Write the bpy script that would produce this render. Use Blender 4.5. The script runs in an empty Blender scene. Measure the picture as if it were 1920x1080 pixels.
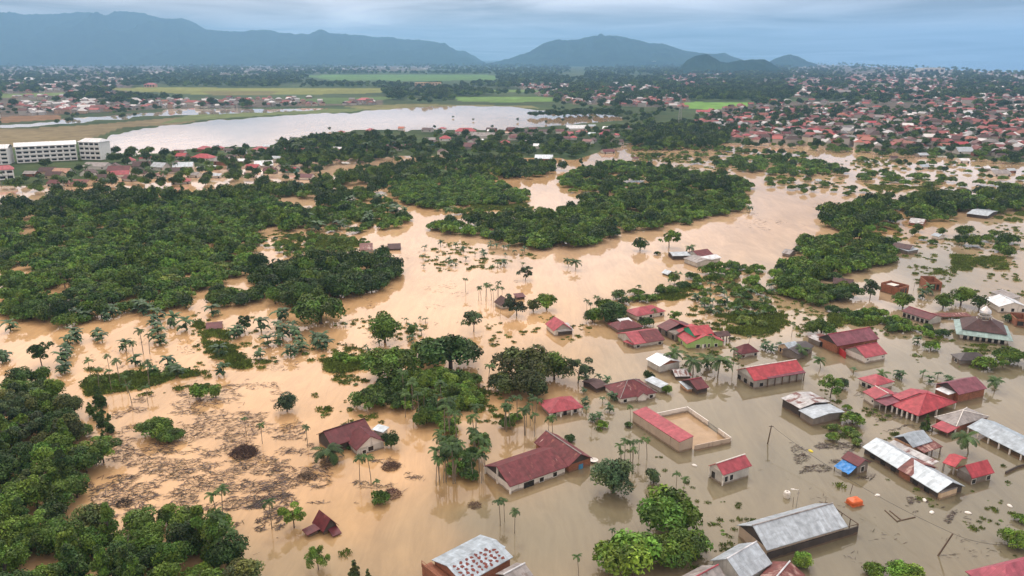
import bpy, math, random
import numpy as np
from mathutils import Vector
random.seed(7)
RNG = np.random.default_rng(11)
S = bpy.context.scene
COL = S.collection
# ------------------------------------------------------------------ camera
F, HZ, CAMZ = 1450.0, 108.0, 80.0
PITCH = math.atan((540 - HZ) / F)
cam = bpy.data.cameras.new('camera'); camo = bpy.data.objects.new('camera', cam); COL.objects.link(camo)
cam.sensor_width = 36.0; cam.lens = F / 1920 * 36; cam.clip_start = 1.0; cam.clip_end = 90000
camo.location = (0, 0, CAMZ); camo.rotation_euler = (math.pi / 2 - PITCH, 0, 0)
S.camera = camo
CP, SP = math.cos(PITCH), math.sin(PITCH)

def P(px, py, z=0.0):
    """a point at height z on the sight line of photo pixel (px, py)"""
    x = (px - 960) / F; y = -(py - 540) / F
    d = (x, CP + y * SP, -SP + y * CP); t = (z - CAMZ) / d[2]
    return np.array((d[0] * t, d[1] * t))

def depth(x, y, z=0.0):
    return y * CP - (z - CAMZ) * SP

def proj(x, y, z=0.0):
    dz = z - CAMZ; f = y * CP - dz * SP; u = y * SP + dz * CP
    return 960 + F * x / f, 540 - F * u / f

# ------------------------------------------------------------------ sky, sun, exposure
SUN_EL, SUN_AZ = math.radians(52), math.radians(-12)
w = bpy.data.worlds.new('World'); S.world = w; w.use_nodes = True
nt = w.node_tree; N, L = nt.nodes, nt.links
N.clear()
def nd(t, tree=None, **k):
    n = (tree or nt).nodes.new(t)
    for a, b in k.items(): setattr(n, a, b)
    return n
out = nd('ShaderNodeOutputWorld'); bg = nd('ShaderNodeBackground'); bg.inputs['Strength'].default_value = 0.1
sky = nd('ShaderNodeTexSky'); sky.sky_type = 'NISHITA'; sky.sun_disc = False; sky.sun_elevation = SUN_EL; sky.sun_rotation = SUN_AZ
sky.altitude = 50; sky.air_density = 1.5; sky.dust_density = 4.0
tc = nd('ShaderNodeTexCoord'); sx = nd('ShaderNodeSeparateXYZ'); L.new(tc.outputs['Generated'], sx.inputs[0])
el = nd('ShaderNodeMath', operation='MAXIMUM'); L.new(sx.outputs['Z'], el.inputs[0]); el.inputs[1].default_value = 0.0
ramp = nd('ShaderNodeValToRGB'); L.new(el.outputs[0], ramp.inputs[0])
cr = ramp.color_ramp
cr.elements[0].position = 0.0; cr.elements[0].color = (0.25, 0.37, 0.52, 1)
cr.elements[1].position = 1.0; cr.elements[1].color = (1.12, 1.13, 1.15, 1)
e = cr.elements.new(0.03); e.color = (0.30, 0.41, 0.56, 1)
e = cr.elements.new(0.09); e.color = (0.50, 0.57, 0.69, 1)
e = cr.elements.new(0.30); e.color = (0.92, 0.95, 1.0, 1)
# streaky stratus: noise laid on a flat cloud deck, seen in perspective
dv = nd('ShaderNodeMath', operation='ADD'); L.new(el.outputs[0], dv.inputs[0]); dv.inputs[1].default_value = 0.035
cx = nd('ShaderNodeMath', operation='DIVIDE'); L.new(sx.outputs['X'], cx.inputs[0]); L.new(dv.outputs[0], cx.inputs[1])
cy = nd('ShaderNodeMath', operation='DIVIDE'); L.new(sx.outputs['Y'], cy.inputs[0]); L.new(dv.outputs[0], cy.inputs[1])
cc = nd('ShaderNodeCombineXYZ'); L.new(cx.outputs[0], cc.inputs[0]); L.new(cy.outputs[0], cc.inputs[1])
mp = nd('ShaderNodeMapping'); mp.inputs['Scale'].default_value = (0.17, 0.13, 1); mp.inputs['Location'].default_value = (3.1, 1.7, 0)
mp.inputs['Rotation'].default_value = (0, 0, 0.12)
L.new(cc.outputs[0], mp.inputs[0])
nz = nd('ShaderNodeTexNoise'); nz.inputs['Scale'].default_value = 2.2; nz.inputs['Detail'].default_value = 5; nz.inputs['Roughness'].default_value = 0.5
nz.inputs['Distortion'].default_value = 0.6
L.new(mp.outputs[0], nz.inputs['Vector'])
nr = nd('ShaderNodeMapRange'); nr.inputs['From Min'].default_value = 0.34; nr.inputs['From Max'].default_value = 0.68
nr.inputs['To Min'].default_value = 0.48; nr.inputs['To Max'].default_value = 1.75
L.new(nz.outputs['Fac'], nr.inputs['Value'])
# the left part of the sky is whiter
lf = nd('ShaderNodeMapRange'); L.new(sx.outputs['X'], lf.inputs['Value'])
lf.inputs['From Min'].default_value = -0.5; lf.inputs['From Max'].default_value = 0.35
lf.inputs['To Min'].default_value = 1.0; lf.inputs['To Max'].default_value = 0.0
tint = nd('ShaderNodeMix', data_type='RGBA'); L.new(lf.outputs[0], tint.inputs[0])
tint.inputs[6].default_value = (1.30, 1.08, 0.94, 1); tint.inputs[7].default_value = (1.75, 1.30, 1.0, 1)
m1 = nd('ShaderNodeMix', data_type='RGBA', blend_type='MULTIPLY'); m1.inputs[0].default_value = 1
L.new(ramp.outputs[0], m1.inputs[6]); L.new(tint.outputs[2], m1.inputs[7])
m2 = nd('ShaderNodeVectorMath', operation='SCALE'); L.new(m1.outputs[2], m2.inputs[0]); L.new(nr.outputs[0], m2.inputs['Scale'])
# a pale cloud bank low over the left range
def gauss(sock, c, wdt):
    a = nd('ShaderNodeMath', operation='SUBTRACT'); L.new(sock, a.inputs[0]); a.inputs[1].default_value = c
    d = nd('ShaderNodeMath', operation='DIVIDE'); L.new(a.outputs[0], d.inputs[0]); d.inputs[1].default_value = wdt
    q = nd('ShaderNodeMath', operation='MULTIPLY'); L.new(d.outputs[0], q.inputs[0]); L.new(d.outputs[0], q.inputs[1]); return q.outputs[0]
ga = nd('ShaderNodeMath', operation='ADD'); L.new(gauss(sx.outputs['X'], -0.20, 0.10), ga.inputs[0]); L.new(gauss(sx.outputs['Z'], 0.034, 0.011), ga.inputs[1])
gb = nd('ShaderNodeMath', operation='MULTIPLY'); L.new(ga.outputs[0], gb.inputs[0]); gb.inputs[1].default_value = -1
ge = nd('ShaderNodeMath', operation='EXPONENT'); L.new(gb.outputs[0], ge.inputs[0])
gm = nd('ShaderNodeMath', operation='MULTIPLY_ADD'); L.new(ge.outputs[0], gm.inputs[0]); L.new(nz.outputs['Fac'], gm.inputs[1]); gm.inputs[2].default_value = 1.0
m25 = nd('ShaderNodeVectorMath', operation='SCALE'); L.new(m2.outputs[0], m25.inputs[0]); L.new(gm.outputs[0], m25.inputs['Scale'])
m3 = nd('ShaderNodeVectorMath', operation='SCALE'); L.new(m25.outputs[0], m3.inputs[0]); m3.inputs['Scale'].default_value = 11.5
mx = nd('ShaderNodeMix', data_type='RGBA'); mx.inputs[0].default_value = 0.88
L.new(sky.outputs[0], mx.inputs[6]); L.new(m3.outputs[0], mx.inputs[7])
L.new(mx.outputs[2], bg.inputs[0]); L.new(bg.outputs[0], out.inputs[0])
sl = bpy.data.lights.new('sun', 'SUN'); sl.energy = 1.4; sl.angle = math.radians(14); sl.color = (1, 0.96, 0.9)
so = bpy.data.objects.new('sun', sl); COL.objects.link(so); so.location = (0, 0, 400)
so.rotation_euler = (-(math.pi / 2 - SUN_EL), 0, -SUN_AZ)
S.view_settings.view_transform = 'Standard'; S.view_settings.look = 'None'; S.view_settings.gamma = 1
S.view_settings.exposure = 0.1
S.cycles.max_bounces = 6; S.cycles.diffuse_bounces = 3; S.cycles.glossy_bounces = 2; S.cycles.transparent_max_bounces = 4
S.cycles.volume_bounces = 1; S.cycles.caustics_reflective = False; S.cycles.caustics_refractive = False
S.cycles.use_denoising = True

# ------------------------------------------------------------------ helpers
def vnoise(x, y, seed=0):
    """smooth value noise in -1..1"""
    g = np.random.default_rng(seed).random((64, 64)) * 2 - 1
    xi = np.floor(x).astype(int); yi = np.floor(y).astype(int); fx = x - xi; fy = y - yi
    fx = fx * fx * (3 - 2 * fx); fy = fy * fy * (3 - 2 * fy)
    a = g[xi % 64, yi % 64]; b = g[(xi + 1) % 64, yi % 64]; c = g[xi % 64, (yi + 1) % 64]; d = g[(xi + 1) % 64, (yi + 1) % 64]
    return (a * (1 - fx) + b * fx) * (1 - fy) + (c * (1 - fx) + d * fx) * fy
def fbm(x, y, seed=0, o=4):
    s = 0; a = 1.0; t = 0
    for i in range(o):
        s = s + a * vnoise(x * 2 ** i, y * 2 ** i, seed + i); t += a; a *= 0.5
    return s / t
def inpoly(px, py, poly):
    px = np.asarray(px, float); py = np.asarray(py, float); r = np.zeros(px.shape, bool)
    n = len(poly)
    for i in range(n):
        x1, y1 = poly[i]; x2, y2 = poly[(i + 1) % n]
        if y1 == y2: continue
        c = ((y1 > py) != (y2 > py)) & (px < (x2 - x1) * (py - y1) / (y2 - y1) + x1)
        r ^= c
    return r
def mesh(name, v, f, mats=(), midx=None, smooth=False, col=None, uv=None):
    me = bpy.data.meshes.new(name)
    me.from_pydata([tuple(map(float, p)) for p in v], [], [tuple(map(int, q)) for q in f])
    for m in mats: me.materials.append(m)
    if midx is not None: me.polygons.foreach_set('material_index', np.asarray(midx, np.int32))
    if smooth: me.polygons.foreach_set('use_smooth', np.ones(len(me.polygons), bool))
    if col is not None:
        a = me.color_attributes.new('tone', 'FLOAT_COLOR', 'POINT'); a.data.foreach_set('color', np.asarray(col, np.float32).ravel())
    if uv is not None:
        u = me.uv_layers.new(name='uv'); u.data.foreach_set('uv', np.asarray(uv, np.float32).ravel())
    me.update()
    return me
def obj(name, me, parent=None, loc=None, rot=0, scale=None):
    o = bpy.data.objects.new(name, me); COL.objects.link(o)
    if parent: o.parent = parent
    if loc is not None: o.location = loc
    if rot: o.rotation_euler = (0, 0, rot)
    if scale is not None: o.scale = (scale,) * 3 if np.isscalar(scale) else scale
    return o
LABELS = {}
def tag(o, label=None, cat=None, group=None, kind=None):
    if label: o['label'] = label
    if cat: o['category'] = cat
    if group: o['group'] = group
    if kind: o['kind'] = kind
    return o
class MB:
    """collects polygons (with uv in metres) into one mesh"""
    def __init__(s): s.v = []; s.f = []; s.uv = []; s.m = []
    def quad(s, pts, m=0, uv=None):
        i = len(s.v); s.v += [tuple(p) for p in pts]; s.f.append(tuple(range(i, i + len(pts)))); s.m.append(m)
        if uv is None:
            a = Vector(pts[0]); e1 = (Vector(pts[1]) - a); n = e1.cross(Vector(pts[-1]) - a)
            e1 = e1.normalized() if e1.length else Vector((1, 0, 0)); e2 = n.cross(e1)
            e2 = e2.normalized() if e2.length else Vector((0, 0, 1))
            uv = [((Vector(p) - a).dot(e1), (Vector(p) - a).dot(e2)) for p in pts]
        s.uv += uv
    def box(s, x0, x1, y0, y1, z0, z1, m=0):
        c = [(x0, y0, z0), (x1, y0, z0), (x1, y1, z0), (x0, y1, z0), (x0, y0, z1), (x1, y0, z1), (x1, y1, z1), (x0, y1, z1)]
        for q in ((0, 3, 2, 1), (4, 5, 6, 7), (0, 1, 5, 4), (1, 2, 6, 5), (2, 3, 7, 6), (3, 0, 4, 7)): s.quad([c[i] for i in q], m)
    def slab(s, pts, t, m=0):
        """a sheet of thickness t below the polygon pts (counter-clockwise from above)"""
        lo = [(p[0], p[1], p[2] - t) for p in pts]; n = len(pts)
        s.quad(pts, m); s.quad(lo[::-1], m)
        for i in range(n): s.quad([pts[i], lo[i], lo[(i + 1) % n], pts[(i + 1) % n]], m)
    def bar(s, a, b, r, m=0, n=6, r2=None):
        a = Vector(a); b = Vector(b); d = (b - a).normalized(); u = d.orthogonal().normalized(); v = d.cross(u); r2 = r if r2 is None else r2
        A = [a + (u * math.cos(t) + v * math.sin(t)) * r for t in [i * 2 * math.pi / n for i in range(n)]]
        B = [b + (u * math.cos(t) + v * math.sin(t)) * r2 for t in [i * 2 * math.pi / n for i in range(n)]]
        for i in range(n): s.quad([A[i], A[(i + 1) % n], B[(i + 1) % n], B[i]], m)
        s.quad(A[::-1], m); s.quad(B, m)
    def lathe(s, prof, n=16, m=0, c=(0, 0)):
        for (r0, z0), (r1, z1) in zip(prof, prof[1:]):
            for i in range(n):
                t0, t1 = 2 * math.pi * i / n, 2 * math.pi * (i + 1) / n
                q = [(c[0] + r0 * math.cos(t0), c[1] + r0 * math.sin(t0), z0), (c[0] + r0 * math.cos(t1), c[1] + r0 * math.sin(t1), z0),
                     (c[0] + r1 * math.cos(t1), c[1] + r1 * math.sin(t1), z1), (c[0] + r1 * math.cos(t0), c[1] + r1 * math.sin(t0), z1)]
                if r1 < 1e-4: q = q[:3]
                elif r0 < 1e-4: q = [q[0], q[2], q[3]]
                s.quad(q, m)
    def build(s, name, mats, parent=None, loc=None, rot=0, smooth=False):
        if not isinstance(mats, (list, tuple)): mats = [mats]
        return obj(name, mesh(name, s.v, s.f, mats, s.m, smooth, uv=s.uv), parent, loc, rot)
def root(name, label, cat, xy, rot=0, group=None, z=0.0):
    o = bpy.data.objects.new(name, None); COL.objects.link(o); o.location = (float(xy[0]), float(xy[1]), z); o.rotation_euler = (0, 0, rot)
    o.empty_display_size = 1
    return tag(o, label, cat, group)
def ordn(i):
    w = ['first', 'second', 'third', 'fourth', 'fifth', 'sixth', 'seventh', 'eighth', 'ninth', 'tenth', 'eleventh', 'twelfth']
    if i <= 12: return w[i - 1]
    return f"{i}{'th' if 10 <= i % 100 <= 20 else {1: 'st', 2: 'nd', 3: 'rd'}.get(i % 10, 'th')}"

# ------------------------------------------------------------------ materials
def newmat(name):
    m = bpy.data.materials.new(name); m.use_nodes = True; t = m.node_tree
    return m, t, t.nodes['Principled BSDF']
def lk(t, a, b): t.links.new(a, b)
def mixc(t, fac, a, b, blend='MIX'):
    m = nd('ShaderNodeMix', t, data_type='RGBA', blend_type=blend)
    for k, s in ((0, fac), (6, a), (7, b)):
        if isinstance(s, (int, float)): m.inputs[k].default_value = s
        elif isinstance(s, tuple): m.inputs[k].default_value = (*s[:3], 1)
        else: lk(t, s, m.inputs[k])
    return m.outputs[2]
def noise(t, vec, scale, detail=4, rough=0.55, dist=0.0):
    n = nd('ShaderNodeTexNoise', t); n.inputs['Scale'].default_value = scale; n.inputs['Detail'].default_value = detail
    n.inputs['Roughness'].default_value = rough; n.inputs['Distortion'].default_value = dist
    if vec is not None: lk(t, vec, n.inputs['Vector'])
    return n.outputs['Fac']
def rng_(t, v, a, b, c=0.0, d=1.0):
    n = nd('ShaderNodeMapRange', t); lk(t, v, n.inputs['Value'])
    for k, x in (('From Min', a), ('From Max', b), ('To Min', c), ('To Max', d)): n.inputs[k].default_value = x
    return n.outputs[0]
def mapping(t, vec, scale):
    n = nd('ShaderNodeMapping', t); n.inputs['Scale'].default_value = scale; lk(t, vec, n.inputs[0]); return n.outputs[0]
def wpos(t): return nd('ShaderNodeNewGeometry', t).outputs['Position']
ROOFS = {}
def roof_mat(key, base, rust=(0.13, 0.045, 0.03), amount=0.1, rough=0.5, metal=0.0, seam=0.8, pale=None):
    """ribbed sheet roofing: panel seams along the slope, rust and grime in streaks"""
    if key in ROOFS: return ROOFS[key]
    m, t, b = newmat('roof_sheet_' + key)
    uv = nd('ShaderNodeUVMap', t); uv.uv_map = 'uv'; oi = nd('ShaderNodeObjectInfo', t)
    off = nd('ShaderNodeVectorMath', t, operation='ADD'); lk(t, uv.outputs[0], off.inputs[0]); lk(t, oi.outputs['Random'], off.inputs[1])
    sc = nd('ShaderNodeVectorMath', t, operation='SCALE'); lk(t, oi.outputs['Random'], sc.inputs[0]); sc.inputs['Scale'].default_value = 97.0
    ad = nd('ShaderNodeVectorMath', t, operation='ADD'); lk(t, uv.outputs[0], ad.inputs[0]); lk(t, sc.outputs[0], ad.inputs[1]); v = ad.outputs[0]
    streak = noise(t, mapping(t, v, (1.3, 0.22, 1)), 1.0, 6, 0.65)
    blot = noise(t, v, 0.35, 5, 0.6)
    c = mixc(t, rng_(t, noise(t, v, 0.9, 5), 0.3, 0.7), tuple(x * 0.68 for x in base), tuple(min(1, x * 1.2 + .012) for x in base))
    # panels of sheet differ a little from one another
    br = nd('ShaderNodeTexBrick', t); lk(t, v, br.inputs['Vector']); br.inputs['Scale'].default_value = 1.0
    br.inputs['Brick Width'].default_value = seam; br.inputs['Row Height'].default_value = 2.2; br.inputs['Mortar Size'].default_value = 0.03
    br.offset = 0.0; br.inputs['Color1'].default_value = (0.8, 0.8, 0.8, 1); br.inputs['Color2'].default_value = (1.1, 1.1, 1.1, 1)
    br.inputs['Mortar'].default_value = (0.78, 0.78, 0.78, 1)
    c = mixc(t, 1.0, c, br.outputs['Color'], 'MULTIPLY')
    s1 = nd('ShaderNodeMath', t, operation='MULTIPLY'); lk(t, streak, s1.inputs[0]); lk(t, rng_(t, blot, 0.3, 0.7, 0.5, 1.5), s1.inputs[1])
    th = 0.95 - amount * 0.9
    c = mixc(t, rng_(t, s1.outputs[0], th - 0.07, th + 0.1), c, rust)
    # grime washed down from the ridge
    c = mixc(t, rng_(t, noise(t, mapping(t, v, (0.8, 0.10, 1)), 2.2, 5, 0.6), 0.54, 0.8, 0, .34), c, (.10, .075, .068))
    if pale:
        c = mixc(t, rng_(t, noise(t, mapping(t, v, (0.9, 0.16, 1)), 1.7, 4, 0.6), 0.66, 0.72), c, pale)
    lk(t, c, b.inputs['Base Color']); b.inputs['Roughness'].default_value = rough; b.inputs['Metallic'].default_value = metal
    wv = nd('ShaderNodeTexWave', t); lk(t, v, wv.inputs['Vector']); wv.inputs['Scale'].default_value = 1.25; wv.bands_direction = 'X'
    bp = nd('ShaderNodeBump', t); bp.inputs['Strength'].default_value = 0.25; bp.inputs['Distance'].default_value = 0.04
    lk(t, wv.outputs['Fac'], bp.inputs['Height']); lk(t, bp.outputs[0], b.inputs['Normal'])
    ROOFS[key] = m; return m
WALLS = {}
def wall_mat(key, base, stain=0.35, brick=False):
    if key in WALLS: return WALLS[key]
    m, t, b = newmat('wall_' + key); v = wpos(t)
    c = mixc(t, rng_(t, noise(t, v, 0.5, 6, 0.65), 0.35, 0.7), base, tuple(x * (1 - stain) for x in base))
    c = mixc(t, rng_(t, noise(t, mapping(t, v, (1.2, 1.2, 0.15)), 1.4, 4), 0.58, 0.75), c, tuple(x * 0.55 for x in base))
    zz = nd('ShaderNodeSeparateXYZ', t); lk(t, v, zz.inputs[0]); za = nd('ShaderNodeMath', t, operation='MULTIPLY_ADD'); lk(t, noise(t, v, 0.8, 4), za.inputs[0]); za.inputs[1].default_value = -0.7; lk(t, zz.outputs['Z'], za.inputs[2])
    c = mixc(t, rng_(t, za.outputs[0], -0.02, 0.10, 0.7, 0.0), c, (.17, .12, .075))     # silt left by the flood
    if brick:
        uv = nd('ShaderNodeUVMap', t); uv.uv_map = 'uv'
        br = nd('ShaderNodeTexBrick', t); lk(t, uv.outputs[0], br.inputs['Vector']); br.inputs['Scale'].default_value = 1
        br.inputs['Brick Width'].default_value = 0.45; br.inputs['Row Height'].default_value = 0.2; br.inputs['Mortar Size'].default_value = 0.02
        br.inputs['Color1'].default_value = (0.8, 0.8, 0.8, 1); br.inputs['Color2'].default_value = (1.2, 1.15, 1.1, 1); br.inputs['Mortar'].default_value = (1.1, 1.2, 1.2, 1)
        c = mixc(t, 1.0, c, br.outputs['Color'], 'MULTIPLY')
    lk(t, c, b.inputs['Base Color']); b.inputs['Roughness'].default_value = 0.9
    WALLS[key] = m; return m
def plain(name, c, rough=0.7, metal=0.0):
    m, t, b = newmat(name); v = wpos(t)
    lk(t, mixc(t, rng_(t, noise(t, v, 1.3, 4), 0.3, 0.7), tuple(x * 0.75 for x in c), tuple(min(1, x * 1.2) for x in c)), b.inputs['Base Color'])
    b.inputs['Roughness'].default_value = rough; b.inputs['Metallic'].default_value = metal
    return m
R_PINK = lambda: roof_mat('pink', (0.37, 0.058, 0.082), (0.24, 0.05, 0.06), 0.08, 0.6)
R_RED = lambda: roof_mat('red', (0.41, 0.042, 0.060), (0.24, 0.04, 0.045), 0.07, 0.6)
R_PURPLE = lambda: roof_mat('purple', (0.19, 0.05, 0.078), (0.12, 0.045, 0.055), 0.08, 0.6)
R_MAROON = lambda: roof_mat('maroon', (0.115, 0.014, 0.022), (0.06, 0.02, 0.02), 0.14, 0.6)
R_MAROONW = lambda: roof_mat('maroon_worn', (0.13, 0.014, 0.022), (0.27, 0.09, 0.07), 0.20, 0.6, pale=(0.5, 0.36, 0.34))
R_BROWN = lambda: roof_mat('brown', (0.065, 0.026, 0.026), (0.04, 0.024, 0.022), 0.2, 0.65)
R_DARK = lambda: roof_mat('charcoal', (0.045, 0.038, 0.042), (0.09, 0.06, 0.05), 0.15)
R_ZINC = lambda: roof_mat('zinc', (0.42, 0.50, 0.57), (0.28, 0.29, 0.30), 0.08, 0.42, 0.15)
R_WHITE = lambda: roof_mat('bright_zinc', (0.70, 0.75, 0.80), (0.4, 0.4, 0.4), 0.05, 0.4, 0.1)
R_GREY = lambda: roof_mat('grey', (0.30, 0.29, 0.29), (0.16, 0.12, 0.11), 0.3, 0.6)
R_ZRUST = lambda: roof_mat('rusty_zinc', (0.48, 0.50, 0.52), (0.14, 0.045, 0.035), 0.42, 0.5)
R_RUST = lambda: roof_mat('rust', (0.155, 0.038, 0.032), (0.40, 0.28, 0.25), 0.3, 0.6)
R_TEAL = lambda: roof_mat('teal', (0.28, 0.42, 0.41), (0.26, 0.2, 0.16), 0.1)
R_BLUE = lambda: roof_mat('pale_blue', (0.36, 0.45, 0.53), (0.3, 0.33, 0.36), 0.05, 0.45)
W_WHITE = lambda: wall_mat('white', (0.74, 0.73, 0.70), 0.2)
W_CAMPUS = lambda: wall_mat('campus_white', (0.82, 0.84, 0.85), 0.1)
W_GREY = lambda: wall_mat('grey_plaster', (0.40, 0.39, 0.37), 0.4)
W_PALE = lambda: wall_mat('pale_grey', (0.56, 0.57, 0.55), 0.35)
W_BEIGE = lambda: wall_mat('beige', (0.50, 0.42, 0.34), 0.2)
W_CREAM = lambda: wall_mat('cream', (0.66, 0.52, 0.36), 0.2)
W_PEACH = lambda: wall_mat('peach', (0.62, 0.38, 0.24), 0.2)
W_BRICK = lambda: wall_mat('brick', (0.30, 0.125, 0.075), 0.35, True)
W_GREEN = lambda: wall_mat('lime_green', (0.36, 0.56, 0.20), 0.12)
W_EMER = lambda: wall_mat('emerald', (0.05, 0.40, 0.23), 0.1)
W_DARK = lambda: wall_mat('dark_boards', (0.075, 0.065, 0.06), 0.4)
W_WOOD = lambda: wall_mat('grey_boards', (0.24, 0.22, 0.20), 0.45)
W_BLUE = lambda: wall_mat('blue', (0.12, 0.28, 0.5), 0.2)
W_TEAL = lambda: wall_mat('teal', (0.2, 0.42, 0.4), 0.2)
PANE = plain('dark_glass', (0.018, 0.02, 0.022), 0.25)
WHITE = plain('white_paint', (0.75, 0.75, 0.72)); WOOD = plain('weathered_wood', (0.12, 0.085, 0.06)); CONC = plain('concrete', (0.4, 0.39, 0.37))
REDP = plain('red_paint', (0.42, 0.03, 0.035)); BLUEP = plain('blue_paint', (0.06, 0.25, 0.45))

# ------------------------------------------------------------------ ground, water
YG = list(np.arange(1700, 1120, -20)) + list(np.arange(1120, 240, -4.0)) + list(np.arange(240, 121, -1.5)) + [120, 119, 118, 117.2, 116.5, 115.8, 115.2, 114.6, 114.2, 113.8, 113.5]
XG = list(range(-1500, -60, 60)) + list(np.arange(-60, 1981, 4.0)) + list(range(2020, 3500, 60))
gx, gy = np.meshgrid(XG, YG)
t_ = (0 - CAMZ) / (-SP - (gy - 540) / F * CP)
WX = (gx - 960) / F * t_; WY = (CP - (gy - 540) / F * SP) * t_
nr_, nc_ = gx.shape
idx = np.arange(nr_ * nc_).reshape(nr_, nc_)
FACES = np.stack([idx[:-1, :-1], idx[:-1, 1:], idx[1:, 1:], idx[1:, :-1]], -1).reshape(-1, 4)
far_ = (gy < 292) & (gy > 200)
jx = gx + np.where(far_, 26, 10) * fbm(WX / 60, WY / 60, 3) + 5 * vnoise(WX / 14, WY / 14, 5)
jy = gy + (4 * fbm(WX / 60, WY / 60, 9) + 1.5 * vnoise(WX / 14, WY / 14, 6)) * np.clip((gy - 150) / 150, 0.15, 1.5) + np.where(far_ & (gx < 700), 3.0 * fbm(WX / 75, WY / 75, 19), 0)
FLOOD = [(-3000, 352), (0, 350), (120, 345), (200, 330), (420, 312), (600, 300), (760, 292), (900, 292), (1080, 300), (1170, 272), (1250, 268), (1400, 268), (1500, 272), (1600, 278), (1700, 290), (1800, 296), (1920, 305), (5000, 320), (5000, 3000), (-3000, 3000)]
LAKE = [(190, 258), (300, 236), (480, 220), (640, 212), (760, 203), (860, 199), (930, 200), (1000, 206), (1080, 212), (1150, 216), (1172, 222), (1140, 228), (1080, 232), (1010, 237), (930, 241), (860, 241), (720, 243), (640, 248), (560, 258), (500, 270), (380, 280), (250, 290), (205, 284)]
RIVER = [(-200, 246), (0, 236), (60, 230), (110, 228), (150, 221), (200, 219), (250, 211), (330, 207), (430, 205), (520, 206), (590, 203), (620, 205), (520, 210), (430, 213), (330, 217), (270, 217), (240, 222), (180, 224), (150, 229), (60, 236), (0, 241), (-200, 252)]
COAST = [(6000, 300), (2700, 160), (2200, 146), (1920, 137.5), (1800, 131), (1700, 126), (1620, 122.5), (1540, 119.5), (1480, 117.5), (1440, 115.5), (1420, 112), (1420, 60), (6000, 60)]
wet = inpoly(jx, jy, FLOOD) | inpoly(jx, jy, LAKE) | inpoly(jx, jy, RIVER)
sea = inpoly(gx, gy, COAST)
isl = np.zeros_like(wet)
ISLES = [[(280, 230), (480, 214), (560, 210), (470, 226), (330, 240), (290, 240)], [(1000, 214), (1100, 208), (1120, 214), (1030, 220)]]
gz = np.where(wet, -1.6, 0.7 + 0.5 * fbm(WX / 90, WY / 90, 21)); gz = np.where(sea, -6, gz)
for _ in range(2):
    gz[1:-1, 1:-1] = (gz[1:-1, 1:-1] * 2 + gz[:-2, 1:-1] + gz[2:, 1:-1] + gz[1:-1, :-2] + gz[1:-1, 2:]) / 6
FIELDS = [([(560, 142), (700, 140), (930, 141), (928, 150), (800, 153), (620, 150)], (0.10, 0.20, 0.055)),
          ([(180, 167), (300, 164), (480, 165), (720, 166), (715, 175), (560, 178), (380, 178), (250, 172)], (0.19, 0.21, 0.06)),
          ([(850, 182), (1040, 183), (1042, 191), (930, 192), (860, 190)], (0.13, 0.23, 0.06)),
          ([(1255, 196), (1300, 192), (1400, 193), (1405, 200), (1340, 206), (1290, 205)], (0.15, 0.30, 0.06)),
          ([(380, 172), (520, 172), (500, 180), (400, 180)], (0.16, 0.15, 0.06)),
          ([(-200, 250), (0, 243), (160, 236), (300, 224), (420, 216), (340, 234), (230, 240), (170, 262), (60, 275), (-200, 290)], (0.20, 0.17, 0.10)),
          ([(0, 219), (110, 216), (118, 224), (0, 232)], (0.21, 0.13, 0.075)),
          ([(380, 210), (520, 208), (620, 205), (700, 203), (660, 211), (520, 216), (400, 224), (300, 234), (330, 224)], (0.13, 0.17, 0.07)),
          ([(640, 200), (760, 196), (1000, 198), (1010, 204), (860, 199), (700, 208)], (0.18, 0.18, 0.08)),
          ([(900, 168), (1035, 170), (1000, 174), (930, 174)], (0.12, 0.2, 0.06)),
          ([(0, 177), (120, 174), (140, 180), (0, 184)], (0.14, 0.2, 0.07)),
          ([(560, 186), (720, 182), (760, 184), (640, 195), (560, 196)], (0.09, 0.15, 0.05))]
TOWN = [[(1240, 141), (1500, 138), (1960, 152), (1960, 196), (1600, 186), (1280, 176)], [(960, 160), (1280, 160), (1300, 205), (1080, 196), (1010, 180)],
        [(1330, 205), (1500, 190), (1960, 195), (1960, 300), (1600, 280), (1400, 268), (1300, 250)], [(-40, 122), (760, 119), (900, 124), (760, 134), (-40, 150)],
        [(-40, 150), (260, 146), (230, 185), (-40, 190)], [(-40, 190), (300, 190), (720, 183), (720, 197), (300, 205), (-40, 225)],
        [(1500, 120), (1960, 134), (1960, 152), (1480, 138)]]
gcol = np.zeros((nr_, nc_, 4)); gcol[..., 3] = 1
n1 = fbm(WX / 160, WY / 160, 31)[..., None]; n2 = fbm(WX / 25, WY / 25, 41)[..., None]
gcol[..., :3] = np.array((0.055, 0.085, 0.035)) * (1 + 0.5 * n1) + np.array((0.03, 0.02, 0.01)) * n2
fx_ = gx + 6 * fbm(WX / 200, WY / 200, 51); fy_ = gy + 1.0 * fbm(WX / 200, WY / 200, 52)
for tp in TOWN:
    k = inpoly(gx, gy, tp); gcol[k, :3] = np.array((0.12, 0.105, 0.085)) * (1 + 0.4 * n2[k])
for fp, c in FIELDS:
    k = inpoly(fx_, fy_, fp); gcol[k, :3] = np.array(c) * (1 + 0.25 * n2[k] + 0.2 * n1[k])
gcol[wet, :3] = (0.2, 0.12, 0.06)
m, t, b = newmat('ground_soil'); at = nd('ShaderNodeAttribute', t); at.attribute_name = 'tone'
nf = rng_(t, noise(t, wpos(t), 0.06, 8, 0.7), 0.3, 0.7, 0.65, 1.3)
cs = nd('ShaderNodeVectorMath', t, operation='SCALE'); lk(t, at.outputs['Color'], cs.inputs[0]); lk(t, nf, cs.inputs['Scale'])
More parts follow.
